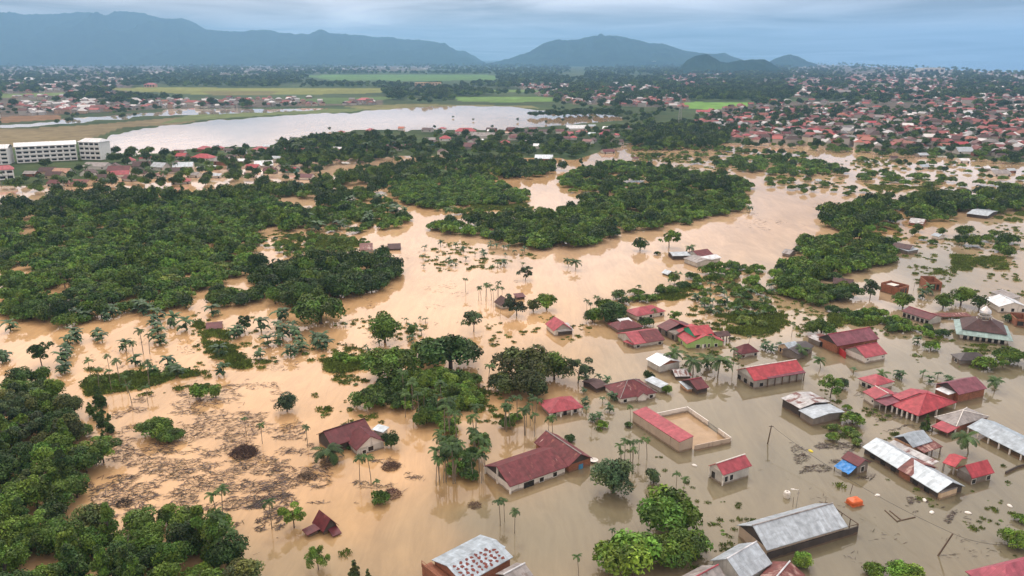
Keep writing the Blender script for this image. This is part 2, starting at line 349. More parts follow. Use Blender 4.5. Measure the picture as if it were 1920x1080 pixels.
lk(t, cs.outputs[0], b.inputs['Base Color']); b.inputs['Roughness'].default_value = 1.0; b.inputs['Specular IOR Level'].default_value = 0.1
gme = mesh('ground', np.stack([WX, WY, gz], -1).reshape(-1, 3), FACES, [m], col=gcol.reshape(-1, 4), smooth=True)
tag(obj('ground', gme), 'low coastal plain of dark green land, rice fields and town lots', kind='structure')
# silt colour of the flood: pale orange in the open fields to the left, olive grey between the houses
OR, PK, GR, OL, LK, SEA = (0.57, 0.37, 0.19), (0.58, 0.41, 0.26), (0.200, 0.180, 0.118), (0.168, 0.156, 0.105), (0.72, 0.55, 0.41), (0.13, 0.17, 0.2)
SILT = [(100, 600, OR), (300, 640, OR), (500, 800, OR), (700, 560, OR), (850, 450, PK), (1100, 480, PK), (1350, 430, PK), (1480, 400, PK), (700, 700, OR), (350, 900, OR),
        (750, 870, OR), (560, 900, OR), (640, 960, (0.44, 0.29, 0.14)), (560, 1060, (0.33, 0.25, 0.14)), (760, 1000, (0.33, 0.24, 0.13)), (860, 900, (0.36, 0.25, 0.12)), (950, 700, OR), (1000, 590, OR), (1050, 660, (0.45, 0.31, 0.16)),
        (900, 960, GR), (1000, 1000, GR), (1100, 950, GR), (1150, 800, GR), (1150, 680, (0.31, 0.245, 0.15)), (1300, 900, GR), (1300, 760, GR), (1450, 680, GR), (1450, 860, OL), (1600, 1000, OL), (1700, 700, GR), (1850, 700, GR),
        (1450, 1000, GR), (1850, 950, OL), (1750, 500, GR), (1850, 440, (0.40, 0.31, 0.2)), (1700, 420, (0.5, 0.32, 0.16)), (1620, 350, PK), (1400, 300, PK), (1700, 320, PK), (1300, 560, (0.5, 0.34, 0.18)), (1420, 600, (0.38, 0.29, 0.17)), (1600, 540, (0.36, 0.28, 0.18)),
        (600, 240, LK), (900, 225, LK), (300, 260, LK), (1080, 230, (0.40, 0.28, 0.17)), (200, 220, (0.42, 0.37, 0.31)), (450, 208, (0.42, 0.37, 0.31)), (1000, 320, OR), (800, 390, OR), (300, 380, OR), (1250, 700, (0.28, 0.225, 0.14)), (1200, 760, GR), (1390, 740, GR), (1300, 820, GR)]
ww = np.zeros(gx.shape); wc = np.zeros(gx.shape + (3,))
for sx_, sy_, c in SILT:
    d2 = ((gx + 40 * n1[..., 0] - sx_) / 95) ** 2 + ((gy + 18 * n1[..., 0] - sy_) / 52) ** 2
    k = 1 / (0.12 + d2 ** 1.6); ww += k; wc += k[..., None] * np.array(c)
wc /= ww[..., None]; wc *= (1 + 0.07 * n2 + 0.06 * n1)
wc[sea] = SEA
m, t, b = newmat('muddy_water'); at = nd('ShaderNodeAttribute', t); at.attribute_name = 'tone'
v = wpos(t)
c = None
sw = rng_(t, noise(t, mapping(t, v, (0.045, 0.018, 1)), 1.0, 6, 0.6, 1.5), 0.33, 0.68, 0.84, 1.12)
sw2 = nd('ShaderNodeMath', t, operation='MULTIPLY'); lk(t, sw, sw2.inputs[0]); lk(t, rng_(t, noise(t, mapping(t, v, (0.30, 0.055, 1)), 1.0, 5, 0.6, 2.2), 0.36, 0.66, 0.93, 1.06), sw2.inputs[1])
cs = nd('ShaderNodeVectorMath', t, operation='SCALE'); lk(t, at.outputs['Color'], cs.inputs[0]); lk(t, sw2.outputs[0], cs.inputs['Scale'])
lk(t, cs.outputs[0], b.inputs['Base Color']); b.inputs['Roughness'].default_value = 0.03; b.inputs['IOR'].default_value = 1.56
bp = nd('ShaderNodeBump', t); bp.inputs['Strength'].default_value = 0.05; bp.inputs['Distance'].default_value = 0.12
lk(t, noise(t, mapping(t, v, (1.0, 0.6, 1)), 0.9, 3, 0.5), bp.inputs['Height']); lk(t, bp.outputs[0], b.inputs['Normal'])
wcol = np.concatenate([wc, np.ones(gx.shape + (1,))], -1)
wme = mesh('flood_water', np.stack([WX, WY, 0 * WX], -1).reshape(-1, 3), FACES, [m], col=wcol.reshape(-1, 4))
tag(obj('flood_water', wme), 'brown silty flood water over the plain, orange in the fields and grey among houses', kind='structure')

# ------------------------------------------------------------------ mountains and hills
m, t, b = newmat('forest_slope'); v = wpos(t)
c = mixc(t, rng_(t, noise(t, v, 0.006, 8, 0.7), 0.35, 0.65), (0.010, 0.026, 0.022), (0.030, 0.06, 0.035))
lk(t, c, b.inputs['Base Color']); b.inputs['Roughness'].default_value = 1; b.inputs['Specular IOR Level'].default_value = 0
FOREST = m
def mountain(name, prof, D, dep, label, seed, rough=1.0, step=3.0, rows=34):
    pts = np.array(prof, float); xs = np.arange(pts[0, 0], pts[-1, 0] + 0.1, step)
    ys = np.interp(xs, pts[:, 0], pts[:, 1])
    az = (xs - 960) / F
    # crest height from its elevation above the horizon at distance D
    hz = CAMZ + D * (HZ - ys) / F / (CP * CP) * 1.0
    v = []; 
    for j in range(rows + 1):
        s = j / rows * 1.5                      # 0 foot .. 1 crest .. 1.5 behind
        d = D - dep + dep * s
        prof_ = np.clip(s if s <= 1 else 1 - (s - 1) * 1.2, 0, 1)
        prof_ = prof_ ** 1.25
        X = az * d / 1.0; Y = np.full_like(X, d)
        n = fbm(X / (dep * 0.16), Y / (dep * 0.5), seed, 5); n2_ = fbm(X / 90, Y / 90, seed + 9, 3)
        crest = 1 - abs(s - 1) / 0.5 if s > 0.5 else 0
        h = hz * prof_ * (1 + 0.6 * n * (1 - 0.93 * max(0, 1 - abs(s - 1) * 4)) * (1 if s < 1 else 0.6)) + n2_ * 16 * rough * min(1, s * 3)
        v.append(np.stack([X, Y, np.where(s == 0, -8, h)], -1))
    v = np.concatenate(v); nc = len(xs); ii = np.arange((rows + 1) * nc).reshape(rows + 1, nc)
    f = np.stack([ii[:-1, :-1], ii[:-1, 1:], ii[1:, 1:], ii[1:, :-1]], -1).reshape(-1, 4)
    return tag(obj(name, mesh(name, v, f, [FOREST], smooth=True)), label, kind='structure')
mountain('mountain', [(-900, 70), (-500, 50), (-300, 42), (0, 29), (40, 32), (75, 39), (95, 42), (140, 39), (190, 35), (215, 34), (240, 39), (280, 37), (310, 36), (340, 44), (375, 46), (400, 55), (420, 64), (460, 66), (520, 63), (560, 68), (600, 70), (612, 66), (622, 62), (634, 68), (660, 71), (700, 73), (740, 76), (800, 80), (840, 86), (860, 96), (880, 98), (900, 110), (915, 119)], 10500, 2600, 'long forested mountain range fading to blue at the left', 61)
mountain('mountain', [(895, 121), (930, 115), (960, 108), (990, 100), (1010, 88), (1040, 79), (1060, 80), (1100, 75), (1145, 72), (1180, 79), (1230, 87), (1280, 97), (1310, 103), (1340, 101), (1370, 111), (1400, 120)], 9000, 1500, 'broad blue forested mountain in the middle of the skyline', 67)
mountain('hill', [(1245, 134), (1262, 126), (1275, 113), (1290, 106), (1310, 103), (1325, 108), (1335, 113), (1350, 116), (1375, 112), (1392, 110), (1415, 113), (1440, 122), (1460, 134)], 4600, 500, 'dark wooded twin-topped hill rising out of the town', 71, 0.8, 1.0, 30)
mountain('hill', [(1415, 119), (1430, 111), (1445, 106), (1460, 103), (1475, 106), (1490, 114), (1510, 118)], 7600, 600, 'small blue headland hill by the sea', 73, 0.5, 1.5, 24)

# ------------------------------------------------------------------ buildings
HOUSE_SPOTS = []      # footprints (x, y, radius), kept clear of vegetation
def rect(A, B, C=None, D=None, he=2.2):
    """plan of a roof from three of its eave corners in the photo: A-B the eave, C beside B or D beside A"""
    a, b = P(*A, he), P(*B, he); u = (b - a); Lx = float(np.hypot(*u)); u /= Lx; n = np.array((-u[1], u[0]))
    q = (P(*C, he) - b) if C is not None else (P(*D, he) - a)
    W = max(1.5, float(q @ n)); c = (a + b) / 2 + n * W / 2
    return c, math.atan2(u[1], u[0]), Lx, W
def gable_tops(Lx, W, he, hr, ov, axis, inset):
    return None
def block(r, c, rot, Lx, W, he, hr, roof, wall, style='gable', ov=0.35, hip=None, gable=None, base=-1.6, posts=None, wins=(), doors=(), cap=None,
          origin=None, sub=None, back=None, wall_h=None, hole=False, pane=None):
    """one roofed volume under the root r; local x runs along the eave A-B, which faces -y"""
    X, Y = Lx / 2, W / 2
    if origin is None: ox = oy = 0.0; ro = 0.0
    else:
        (oc, orot) = origin; d = np.array(c) - np.array(oc); co, si = math.cos(-orot), math.sin(-orot)
        ox, oy = d[0] * co - d[1] * si, d[0] * si + d[1] * co; ro = rot - orot
    loc = (ox, oy, 0)
    th = 0.12; rf = MB()
    if style == 'gable':
        if hole:
            rf.slab([(-X, -Y, he), (X * 0.1, -Y, he), (X * 0.1, 0, hr), (-X, 0, hr)], th); rf.slab([(X, Y, he), (-X, Y, he), (-X, 0, hr), (X, 0, hr)], th)
        else:
            rf.slab([(-X, -Y, he), (X, -Y, he), (X, 0, hr), (-X, 0, hr)], th); rf.slab([(X, Y, he), (-X, Y, he), (-X, 0, hr), (X, 0, hr)], th)
    elif style == 'gable_y':
        rf.slab([(X, -Y, he), (X, Y, he), (0, Y, hr), (0, -Y, hr)], th); rf.slab([(-X, Y, he), (-X, -Y, he), (0, -Y, hr), (0, Y, hr)], th)
    elif style == 'shed':       # rises away from A-B
        rf.slab([(-X, -Y, he), (X, -Y, he), (X, Y, hr), (-X, Y, hr)], th)
    elif style == 'hip':
        h = Y if hip is None else hip; h = min(h, X - 0.05)
        k = 0.0
        rf.slab([(-X, -Y, he), (X, -Y, he), (X - h, 0, hr), (-X + h, 0, hr)], th); rf.slab([(X, Y, he), (-X, Y, he), (-X + h, 0, hr), (X - h, 0, hr)], th)
        rf.slab([(X, -Y, he), (X, Y, he), (X - h, 0, hr)], th); rf.slab([(-X, Y, he), (-X, -Y, he), (-X + h, 0, hr)], th)
    rfo = rf.build('roof', roof, r, loc, ro)
    if cap:
        cb = MB()
        if style == 'gable': cb.bar((-X - 0.05, 0, hr + 0.05), (X + 0.05, 0, hr + 0.05), 0.12)
        elif style == 'hip':
            h = min(Y if hip is None else hip, X - 0.05)
            if X - h > 0.1: cb.bar((-X + h, 0, hr + 0.05), (X - h, 0, hr + 0.05), 0.1)
            for sx in (-1, 1):
                for sy in (-1, 1): cb.bar((sx * X, sy * Y, he + 0.05), (sx * (X - h), 0, hr + 0.05), 0.09)
        if cb.f: cb.build('ridge_cap', cap, rfo)
    x, y = X - ov, Y - ov
    def top(px, py):
        if style == 'gable': z = he + (hr - he) * (1 - abs(py) / Y)
        elif style == 'gable_y': z = he + (hr - he) * (1 - abs(px) / X)
        elif style == 'shed': z = he + (hr - he) * (py + Y) / (2 * Y)
        else: z = he + (hr - he) * min(1 - abs(py) / Y, 9)
        if style == 'hip': z = he + 0.05
        return z - th - 0.06
    if wall is not None:
        wb = MB(); mats = [wall, gable or wall]
        ring = [(-x, -y), (x, -y), (x, y), (-x, y)]
        zt = [top(*p) for p in ring]
        if wall_h: zt = [wall_h] * 4
        for i in range(4):
            (xa, ya), (xb, yb) = ring[i], ring[(i + 1) % 4]; za, zb = zt[i], zt[(i + 1) % 4]
            if (style == 'gable' and i in (1, 3)) or (style == 'gable_y' and i in (0, 2)):
                zm = top(0, 0); zl = min(za, zb)
                wb.quad([(xa, ya, base), (xb, yb, base), (xb, yb, zl), (xa, ya, zl)])
                wb.quad([(xa, ya, zl), (xb, yb, zl), ((xa + xb) / 2, (ya + yb) / 2, zm)], 1)
            else: wb.quad([(xa, ya, base), (xb, yb, base), (xb, yb, zb), (xa, ya, za)])
        wb.quad([(p[0], p[1], min(zt)) for p in ring][::1])
        wb.build('wall', mats, r, loc, ro)
        if style in ('gable', 'gable_y') and gable: pass
    def opening(name, side, u, wd, z0, z1, mat, frame=None):
        mb = MB(); fb = MB(); q = 0.05
        def put(B, w2, a, b_, dd):
            if side == 's': B.box(u * x - w2, u * x + w2, -y - dd, -y + 0.04, a, b_)
            elif side == 'n': B.box(u * x - w2, u * x + w2, y - 0.04, y + dd, a, b_)
            elif side == 'e': B.box(x - 0.04, x + dd, u * y - w2, u * y + w2, a, b_)
            else: B.box(-x - dd, -x + 0.04, u * y - w2, u * y + w2, a, b_)
        if frame:
            put(fb, wd / 2 + 0.12, z0 - 0.1, z1 + 0.1, 0.05); fo = fb.build(name, frame, r, loc, ro)
            put(mb, wd / 2, z0, z1, 0.08); mb.build('pane' if name == 'window' else 'leaf', mat, fo)
        else:
            put(mb, wd / 2, z0, z1, 0.06); mb.build(name, mat, r, loc, ro)
    for s in wins:      # (side, u, width, z0, z1[, framed])
        opening('window', s[0], s[1], s[2], s[3], s[4], PANE, WHITE if len(s) > 5 and s[5] else None)
    for s in doors:
        opening('door', s[0], s[1], s[2], base + 0.6, s[3], s[4] if len(s) > 4 else PANE, s[5] if len(s) > 5 else None)
    if posts:           # (side, count, radius, material)
        for side, n, pr, pm in posts:
            for i in range(n):
                u = -1 + 2 * i / (n - 1)
                pb = MB(); hx, hy = X - 0.25, Y - 0.25
                p = {'s': (u * hx, -hy), 'n': (u * hx, hy), 'e': (hx, u * hy), 'w': (-hx, u * hy)}[side]
                zt_ = (he if side != 'n' or style != 'shed' else hr) - th
                if style == 'gable' and side in 'ew': zt_ = he + (hr - he) * (1 - abs(p[1]) / Y) - th - 0.04
                pb.box(p[0] - pr, p[0] + pr, p[1] - pr, p[1] + pr, -1.6, zt_)
                pb.build('post', pm, r, loc, ro)
    return rfo
def house(label, A, B, C=None, D=None, he=2.2, hr=3.8, roof=None, wall=None, name='house', cat='house', group='flooded houses', style='gable', annex=(), **k):
    c, rot, Lx, W = rect(A, B, C, D, he)
    r = root(name, label, cat, c, rot, group)
    HOUSE_SPOTS.append((c[0], c[1], max(Lx, W) * 0.5, rot, Lx, W))
    block(r, c, rot, Lx, W, he, hr, roof, wall, style, **k)
    for a in annex:
        a = dict(a); c2, rot2, L2, W2 = rect(a.pop('A'), a.pop('B'), a.pop('C', None), a.pop('D', None), a['he'])
        HOUSE_SPOTS.append((c2[0], c2[1], max(L2, W2) * 0.5, rot2, L2, W2))
        block(r, c2, rot2, L2, W2, a.pop('he'), a.pop('hr'), a.pop('roof'), a.pop('wall'), origin=(c, rot), **a)
    return r, c, rot, Lx, W
def wn(side, n, wd=0.9, z0=0.6, z1=1.7, fr=True, a=-0.75, b=0.75):
    return [(side, a + (b - a) * (i / (n - 1) if n > 1 else 0.5), wd, z0, z1, fr) for i in range(n)]

# --- the built-up lower right of the photo
house('long maroon-roofed white house with rust streaks on its roof, flooded to its windows', (956, 913), (1064, 875), D=(929, 866), he=1.7, hr=3.8, roof=R_MAROONW(), wall=W_WHITE(), gable=W_DARK(),
      wins=[('s', 0.12, 1.0, .2, 1.1, True), ('s', .62, 0.9, .3, 1.2, True)], doors=[('s', -.46, .8, 1.2), ('s', -.34, .8, 1.2), ('s', -.22, .8, 1.2)], posts=[('w', 3, .16, WHITE)],
      annex=[dict(A=(1001, 829), B=(1066, 875), C=(1110, 858), he=1.72, hr=3.6, roof=R_MAROONW(), wall=W_BRICK(), gable=W_DARK(), cap=R_GREY(), doors=[('e', .1, 1.1, 1.1, BLUEP), ('s', -.75, .9, 1.2)])])
house('two-gabled plum-maroon house half hidden by a tall dark tree and palms', (622, 838), (700, 812), D=(604, 811), he=1.9, hr=4.0, roof=R_MAROON(), wall=W_DARK(), cap=R_BROWN(),
      annex=[dict(A=(646, 824), B=(668, 845), C=(719, 824), he=1.6, hr=3.9, roof=R_MAROON(), wall=W_PALE(), gable=W_WHITE(), wins=[('e', .0, 1.2, 0.4, 1.4, True), ('e', -.5, .8, .2, 1.0, True)]),
             dict(A=(697, 805), B=(718, 811), C=(720, 800), he=1.7, hr=2.0, roof=R_ZINC(), wall=W_PALE(), style='shed')])
house('dark red roof tilted and almost sunk, beside a leaning tree', (585, 980), (606, 998), C=(642, 990), he=0.9, hr=2.9, roof=R_MAROONW(), wall=W_DARK(), base=-1,
      annex=[dict(A=(566, 993), B=(576, 1004), D=(588, 981), he=.7, hr=1.0, roof=R_MAROON(), wall=W_DARK(), style='shed', base=-1), dict(A=(624, 1006), B=(641, 999), D=(615, 996), he=.35, hr=.9, roof=R_MAROON(), wall=None, style='shed')])
house('tiny maroon hut roof just above the water among banana plants', (386, 618), (417, 615), D=(384, 606), he=.5, hr=1.7, roof=R_MAROON(), wall=W_DARK(), name='hut', cat='hut')
house('pink hip-roofed house with a white verandah of four posts', (1008, 753), (1030, 775), C=(1093, 762), he=1.6, hr=3.6, style='hip', roof=R_PINK(), wall=W_WHITE(), wins=wn('e', 2, .8, 0.2, 1.1), doors=[('e', 0, .9, 1.2)],
      posts=[('e', 4, .14, WHITE)], ov=.9)
house('wide rusty maroon hip-roofed house with a white end wall, ringed by lean-tos', (1163, 748), (1233, 736), D=(1135, 722), he=1.5, hr=4.0, style='hip', roof=R_MAROONW(), wall=W_WHITE(), wins=wn('s', 3, .9, .2, 1.0), doors=[('s', .3, .9, 1.1)], cap=R_GREY(),
      annex=[dict(A=(1118, 729), B=(1140, 722), D=(1101, 712), he=1.3, hr=1.9, roof=R_BROWN(), wall=W_DARK(), style='gable'), dict(A=(1208, 712), B=(1238, 727), C=(1224, 708), he=1.7, hr=2.1, roof=R_ZINC(), wall=W_PALE(), style='shed'),
             dict(A=(1196, 745), B=(1216, 742), D=(1191, 733), he=1.5, hr=2.5, roof=R_MAROONW(), wall=W_WHITE(), style='gable_y')])
house('small maroon house with a silver lean-to at its left', (1307, 731), (1330, 726), D=(1272, 714), he=1.6, hr=3.0, roof=R_MAROON(), wall=W_DARK(), cap=R_PINK(), annex=[dict(A=(1289, 730), B=(1308, 727), D=(1277, 717), he=1.1, hr=1.5, roof=R_ZINC(), wall=W_PEACH(), style='shed')])
house('low shack of patched silver and rust sheets under the coconut palms', (1266, 706), (1298, 705), D=(1247, 692), he=1.0, hr=1.8, roof=R_ZRUST(), wall=W_DARK(), name='shack', cat='shack')
house('shining silver-roofed house beside a coconut palm', (1211, 673), (1237, 687), C=(1266, 672), he=2.2, hr=3.4, roof=R_WHITE(), wall=W_PALE(), gable=W_BRICK())
house('lime green house with a raised red roof over an emerald gable', (1261, 622), (1288, 645), C=(1352, 635), he=1.8, hr=4.0, roof=R_RED(), wall=W_GREEN(), wins=wn('e', 2, .5, .2, 1.2, True, .0, .22) + [('e', -.4, 1.1, .2, 1.2, True), ('e', .62, .8, .2, 1.1, True), ('s', .2, .9, .2, 1.1, True)], doors=[('e', -.1, .9, 1.2, WHITE)],
      annex=[dict(A=(1302, 629), B=(1339, 625), D=(1288, 613), he=3.7, hr=5.2, roof=R_RED(), wall=W_EMER(), gable=W_EMER(), base=1.7), dict(A=(1345, 632), B=(1371, 629), D=(1342, 622), he=2.0, hr=2.8, roof=R_BROWN(), wall=None, posts=[('s', 5, .09, WOOD), ('n', 3, .09, WOOD)])])
house('half-roofed maroon and grey house showing bare rafters', (1231, 611), (1266, 628), C=(1304, 613), he=2.3, hr=3.8, roof=R_MAROON(), wall=W_WOOD(), hole=True, cap=R_PINK(), wins=wn('s', 3, 1.0, .5, 1.8, False))
house('house with a roof half pink and half maroon, pale patches in the maroon', (1189, 646), (1247, 637), D=(1174, 622), he=1.4, hr=3.2, roof=R_PINK(), wall=W_PALE(), wins=wn('s', 2, 1, .1, .9),
      annex=[dict(A=(1212, 642), B=(1247.5, 637), D=(1198, 620), he=1.46, hr=3.29, roof=R_MAROONW(), wall=None), dict(A=(1168, 640), B=(1186, 646), C=(1180, 626), he=1.2, hr=1.5, roof=R_PINK(), wall=None, style='shed', posts=[('s', 3, .08, WOOD)])])
house('low rust-patched hip-roofed house with a bright silver sheet on top', (1159, 619), (1207, 612), D=(1136, 606), he=1.2, hr=2.7, style='hip', roof=R_MAROONW(), wall=W_WOOD(), annex=[dict(A=(1165, 605), B=(1186, 602), D=(1162, 600), he=2.3, hr=2.75, roof=R_WHITE(), wall=None, style='shed')])
house('pink hip-roofed house with pale walls behind the rust-patched house', (1194, 593), (1249, 583), D=(1186, 579), he=1.7, hr=3.3, style='hip', hip=3.5, roof=R_PINK(), wall=W_WHITE(), wins=wn('s', 3, 1, .3, 1.2))
house('pink-gabled house with patched maroon front beside a young palm', (1022, 607), (1038, 621), C=(1076, 619), he=1.7, hr=3.8, roof=R_PINK(), wall=W_WHITE(), gable=W_GREY(), annex=[dict(A=(1046, 622), B=(1076, 619), D=(1040, 611), he=1.5, hr=2.2, roof=R_ZRUST(), wall=W_DARK(), style='shed')])
house('brown gabled house under water to its eaves in the clump of trees', (926, 566), (940, 574), C=(962, 567), he=1.4, hr=3.4, roof=R_BROWN(), wall=W_PALE(), annex=[dict(A=(968, 558), B=(986, 556), D=(966, 553), he=1.0, hr=1.6, roof=R_MAROON(), wall=W_DARK(), style='shed')])
house('rambling silver-roofed house with a maroon ridge, alone by the open water', (1281, 484), (1306, 493), C=(1318, 480), he=2.0, hr=2.9, roof=R_GREY(), wall=W_PALE(), annex=[dict(A=(1261, 480), B=(1296, 479), D=(1266, 472), he=1.8, hr=2.5, roof=R_ZINC(), wall=W_DARK()), dict(A=(1310, 481), B=(1338, 477), D=(1296, 472), he=2.2, hr=3.8, roof=R_MAROONW(), wall=W_PALE()), dict(A=(1321, 489), B=(1353, 483), D=(1314, 481), he=2.1, hr=2.9, roof=R_WHITE(), wall=W_PALE())])
house('tiny silver-roofed shed sunk beside driftwood', (1240, 511), (1252, 515), C=(1262, 511), he=.7, hr=1.8, roof=R_ZINC(), wall=W_DARK(), name='shed', cat='shed')
house('small grey hut alone at the right shore of the open water', (1465, 474), (1481, 477), C=(1492, 472), he=1.4, hr=2.8, roof=R_GREY(), wall=W_WOOD(), name='hut', cat='hut')
house('dark thatched hut in open water before the long wooded island', (727, 467), (752, 466), D=(730, 460), he=.8, hr=2.4, roof=R_BROWN(), wall=W_DARK(), name='hut', cat='hut', posts=[('s', 3, .08, WOOD)])
house('red striped hut roof behind the dark grove', (674, 469), (699, 468), D=(668, 459), he=1.2, hr=3.0, roof=R_RUST(), wall=W_PALE(), name='hut', cat='hut')
house('maroon-roofed white house with a silver lean-to beside the thicket', (1671, 463), (1706, 468), D=(1674, 455), he=2, hr=3.2, roof=R_BROWN(), wall=W_WHITE(), annex=[dict(A=(1703, 471), B=(1724, 467), D=(1699, 463), he=1.6, hr=2.0, roof=R_ZINC(), wall=W_WOOD(), style='shed')])
house('barn with slatted black and white striped roof', (1703, 417), (1731, 420), D=(1708, 409), he=1.4, hr=2.8, roof=R_ZRUST(), wall=W_BRICK(), name='barn', cat='barn')
house('wide flat grey roof in the trees near the right edge', (1812, 400), (1852, 405), C=(1858, 394), he=1.8, hr=2.6, roof=R_ZINC(), wall=W_DARK())
house('pale blue shed roof among low trees', (1745, 441), (1760, 444), D=(1746, 436), he=1.5, hr=2.3, roof=R_BLUE(), wall=W_WHITE(), name='shed', cat='shed')
house('brown roof peeping out behind a dense thicket', (1561, 532), (1600, 536), D=(1563, 524), he=1.8, hr=3.4, roof=R_BROWN(), wall=W_DARK(), annex=[dict(A=(1600, 544), B=(1613, 540), D=(1597, 538), he=1.2, hr=1.5, roof=R_ZINC(), wall=W_DARK(), style='shed')])
house('long narrow maroon-roofed white house with a row of dark windows', (1690, 583), (1743, 600), C=(1761, 592), he=2.0, hr=3.1, roof=R_MAROON(), wall=W_PALE(), gable=W_WHITE(), wins=wn('s', 6, 1.0, .3, 1.5, False, -.85, .85), cap=R_PINK())
house('low rusty walkway roof reaching from the long narrow house to the mosque', (1757, 594), (1822, 593), D=(1759, 588), he=1.0, hr=1.3, roof=R_RUST(), wall=None, name='walkway', cat='walkway', style='shed', posts=[('s', 6, .08, WOOD), ('n', 4, .08, WOOD)])
house('white-roofed house with a grey side wing by dark trees', (1846, 559), (1873, 575), C=(1907, 564), he=2.2, hr=3.8, roof=R_WHITE(), wall=W_WHITE(), wins=wn('e', 3, .9, .5, 1.6), cap=R_ZINC(), annex=[dict(A=(1893, 561), B=(1916, 556), D=(1884, 545), he=2.6, hr=3.4, roof=R_GREY(), wall=W_PALE(), style='shed')])
house('charcoal-roofed low house below the mosque', (1800, 676), (1858, 676), D=(1795, 664), he=1.4, hr=2.9, style='hip', hip=2.5, roof=R_DARK(), wall=W_WOOD(), wins=wn('w', 1, 1.1, .1, 1, True))
house('cream cottage with a red door and pale blue sheet roof', (1482, 657), (1503, 652), D=(1463, 645), he=2.2, hr=3.4, roof=R_BLUE(), wall=W_CREAM(), wins=[('w', -.6, .6, .5, 1.6, False), ('w', .6, .6, .5, 1.6, False)], doors=[('w', 0, 1.0, 1.7, REDP)])
house('dark slate-coloured roof between the cream cottage and the trees', (1497, 665), (1527, 649), D=(1493, 641), he=2.0, hr=2.9, roof=R_DARK(), wall=W_WOOD())
house('flat silver and rust roof behind the great maroon hall', (1513, 631), (1537, 641), C=(1550, 631), he=1.8, hr=2.2, roof=R_ZRUST(), wall=W_WOOD(), style='shed')
house('great maroon-pink hall with a dark gable and brick side', (1570, 649), (1649, 635), D=(1540, 631), he=2.6, hr=4.8, roof=R_PURPLE(), wall=W_BRICK(), gable=W_DARK(), cap=R_PINK(), name='hall', cat='hall', wins=wn('s', 2, 1.6, .8, 1.7, False, .5, .85) + [('w', .75, 1.6, .3, 1.7, False)])
house('pink gabled building with white front and bare brick side, joined by a red gate', (1623, 671), (1664, 663), D=(1585, 653), he=1.9, hr=3.8, roof=R_PINK(), wall=W_WHITE(), gable=W_GREY(), name='building', cat='building', cap=R_PINK(), wins=wn('s', 2, .5, .9, 1.2, False))
house('grey walled building with long red roof and a purple verandah roof', (1414, 714), (1510, 698), D=(1377, 694), he=2.4, hr=4.5, roof=R_RED(), wall=W_GREY(), gable=W_PALE(), name='building', cat='building', cap=WHITE, wins=wn('w', 3, 1.2, .3, 1.4, False) + wn('s', 1, 1.0, .4, 1.3, False, -.7, -.7),
      annex=[dict(A=(1440, 710), B=(1511, 698.5), D=(1433, 702), he=2.42, hr=3.42, roof=R_PURPLE(), wall=None, style='shed', posts=[('s', 6, .1, WOOD)])])
house('little maroon hut with pyramid roof between palms', (1390, 664), (1424, 659), D=(1384, 652), he=1.4, hr=3.3, style='hip', roof=R_MAROON(), wall=W_PALE(), name='hut', cat='hut', wins=wn('s', 2, .8, .2, 1.0), annex=[dict(A=(1378, 665), B=(1391, 669), C=(1397, 662), he=.8, hr=1.2, roof=R_RUST(), wall=W_WHITE(), style='shed')])
house('grey shack whose roof is a patchwork of rust and silver sheets', (1464, 746), (1500, 766), C=(1537, 743), he=2.4, hr=3.1, roof=R_ZRUST(), wall=W_DARK(), name='shack', cat='shack', annex=[dict(A=(1497, 769), B=(1525, 785), C=(1560, 759), he=2.1, hr=2.6, roof=R_ZINC(), wall=W_WOOD())])
house('white house under four overlapping pink roofs, joined to the red hall', (1608, 709), (1642, 724), C=(1682, 717), he=1.7, hr=3.1, style='hip', roof=R_PINK(), wall=W_WHITE(), wins=wn('s', 2, 1.1, .1, 1.1, True, -.4, .3),
      annex=[dict(A=(1617, 734), B=(1641, 748), C=(1674, 734), he=2.3, hr=3.3, roof=R_PINK(), wall=W_WHITE(), cap=WHITE, wins=[('s', .6, .5, 1.0, 1.4, False)]), dict(A=(1637, 749), B=(1662, 761), C=(1688, 744), he=2.0, hr=2.7, roof=R_PURPLE(), wall=None, style='shed', posts=[('s', 3, .1, CONC)]), dict(A=(1672, 741), B=(1688, 750), C=(1730, 727), he=2.7, hr=3.9, roof=R_PINK(), wall=W_WHITE())])
house('bright red hip-roofed hall on a colonnade of white posts', (1671, 759), (1722, 780), C=(1810, 760), he=1.8, hr=4.5, style='hip', roof=R_RED(), wall=W_DARK(), ov=1.9, name='hall', cat='hall', posts=[('s', 6, .17, WHITE), ('e', 3, .17, WHITE)], cap=R_PINK())
house('grey rust-mottled hip roof adjoining the red hall, with a small pink awning', (1752, 782), (1793, 800), C=(1845, 777), he=1.7, hr=3.3, style='hip', roof=R_GREY(), wall=W_BRICK(), cap=WHITE, posts=[('e', 2, .14, WHITE)], annex=[dict(A=(1746, 799), B=(1777, 812), C=(1793, 801), he=1.2, hr=1.7, roof=R_PINK(), wall=None, style='shed', posts=[('s', 2, .1, WOOD)])])
house('brick house with plum gabled roof and a white sheet lean-to', (1798, 740), (1851, 728), D=(1752, 720), he=2.5, hr=4.3, roof=R_PURPLE(), wall=W_BRICK(), gable=W_DARK(), annex=[dict(A=(1753, 729), B=(1778, 740), C=(1790, 730), he=2.4, hr=2.7, roof=R_WHITE(), wall=W_BRICK(), style='shed')])
house('long pale blue open shed on white posts at the right edge', (1813, 800), (1960, 874), C=(1990, 850), he=1.5, hr=2.9, roof=R_BLUE(), wall=None, name='shed', cat='shed', posts=[('s', 8, .13, WHITE), ('n', 6, .13, WHITE)])
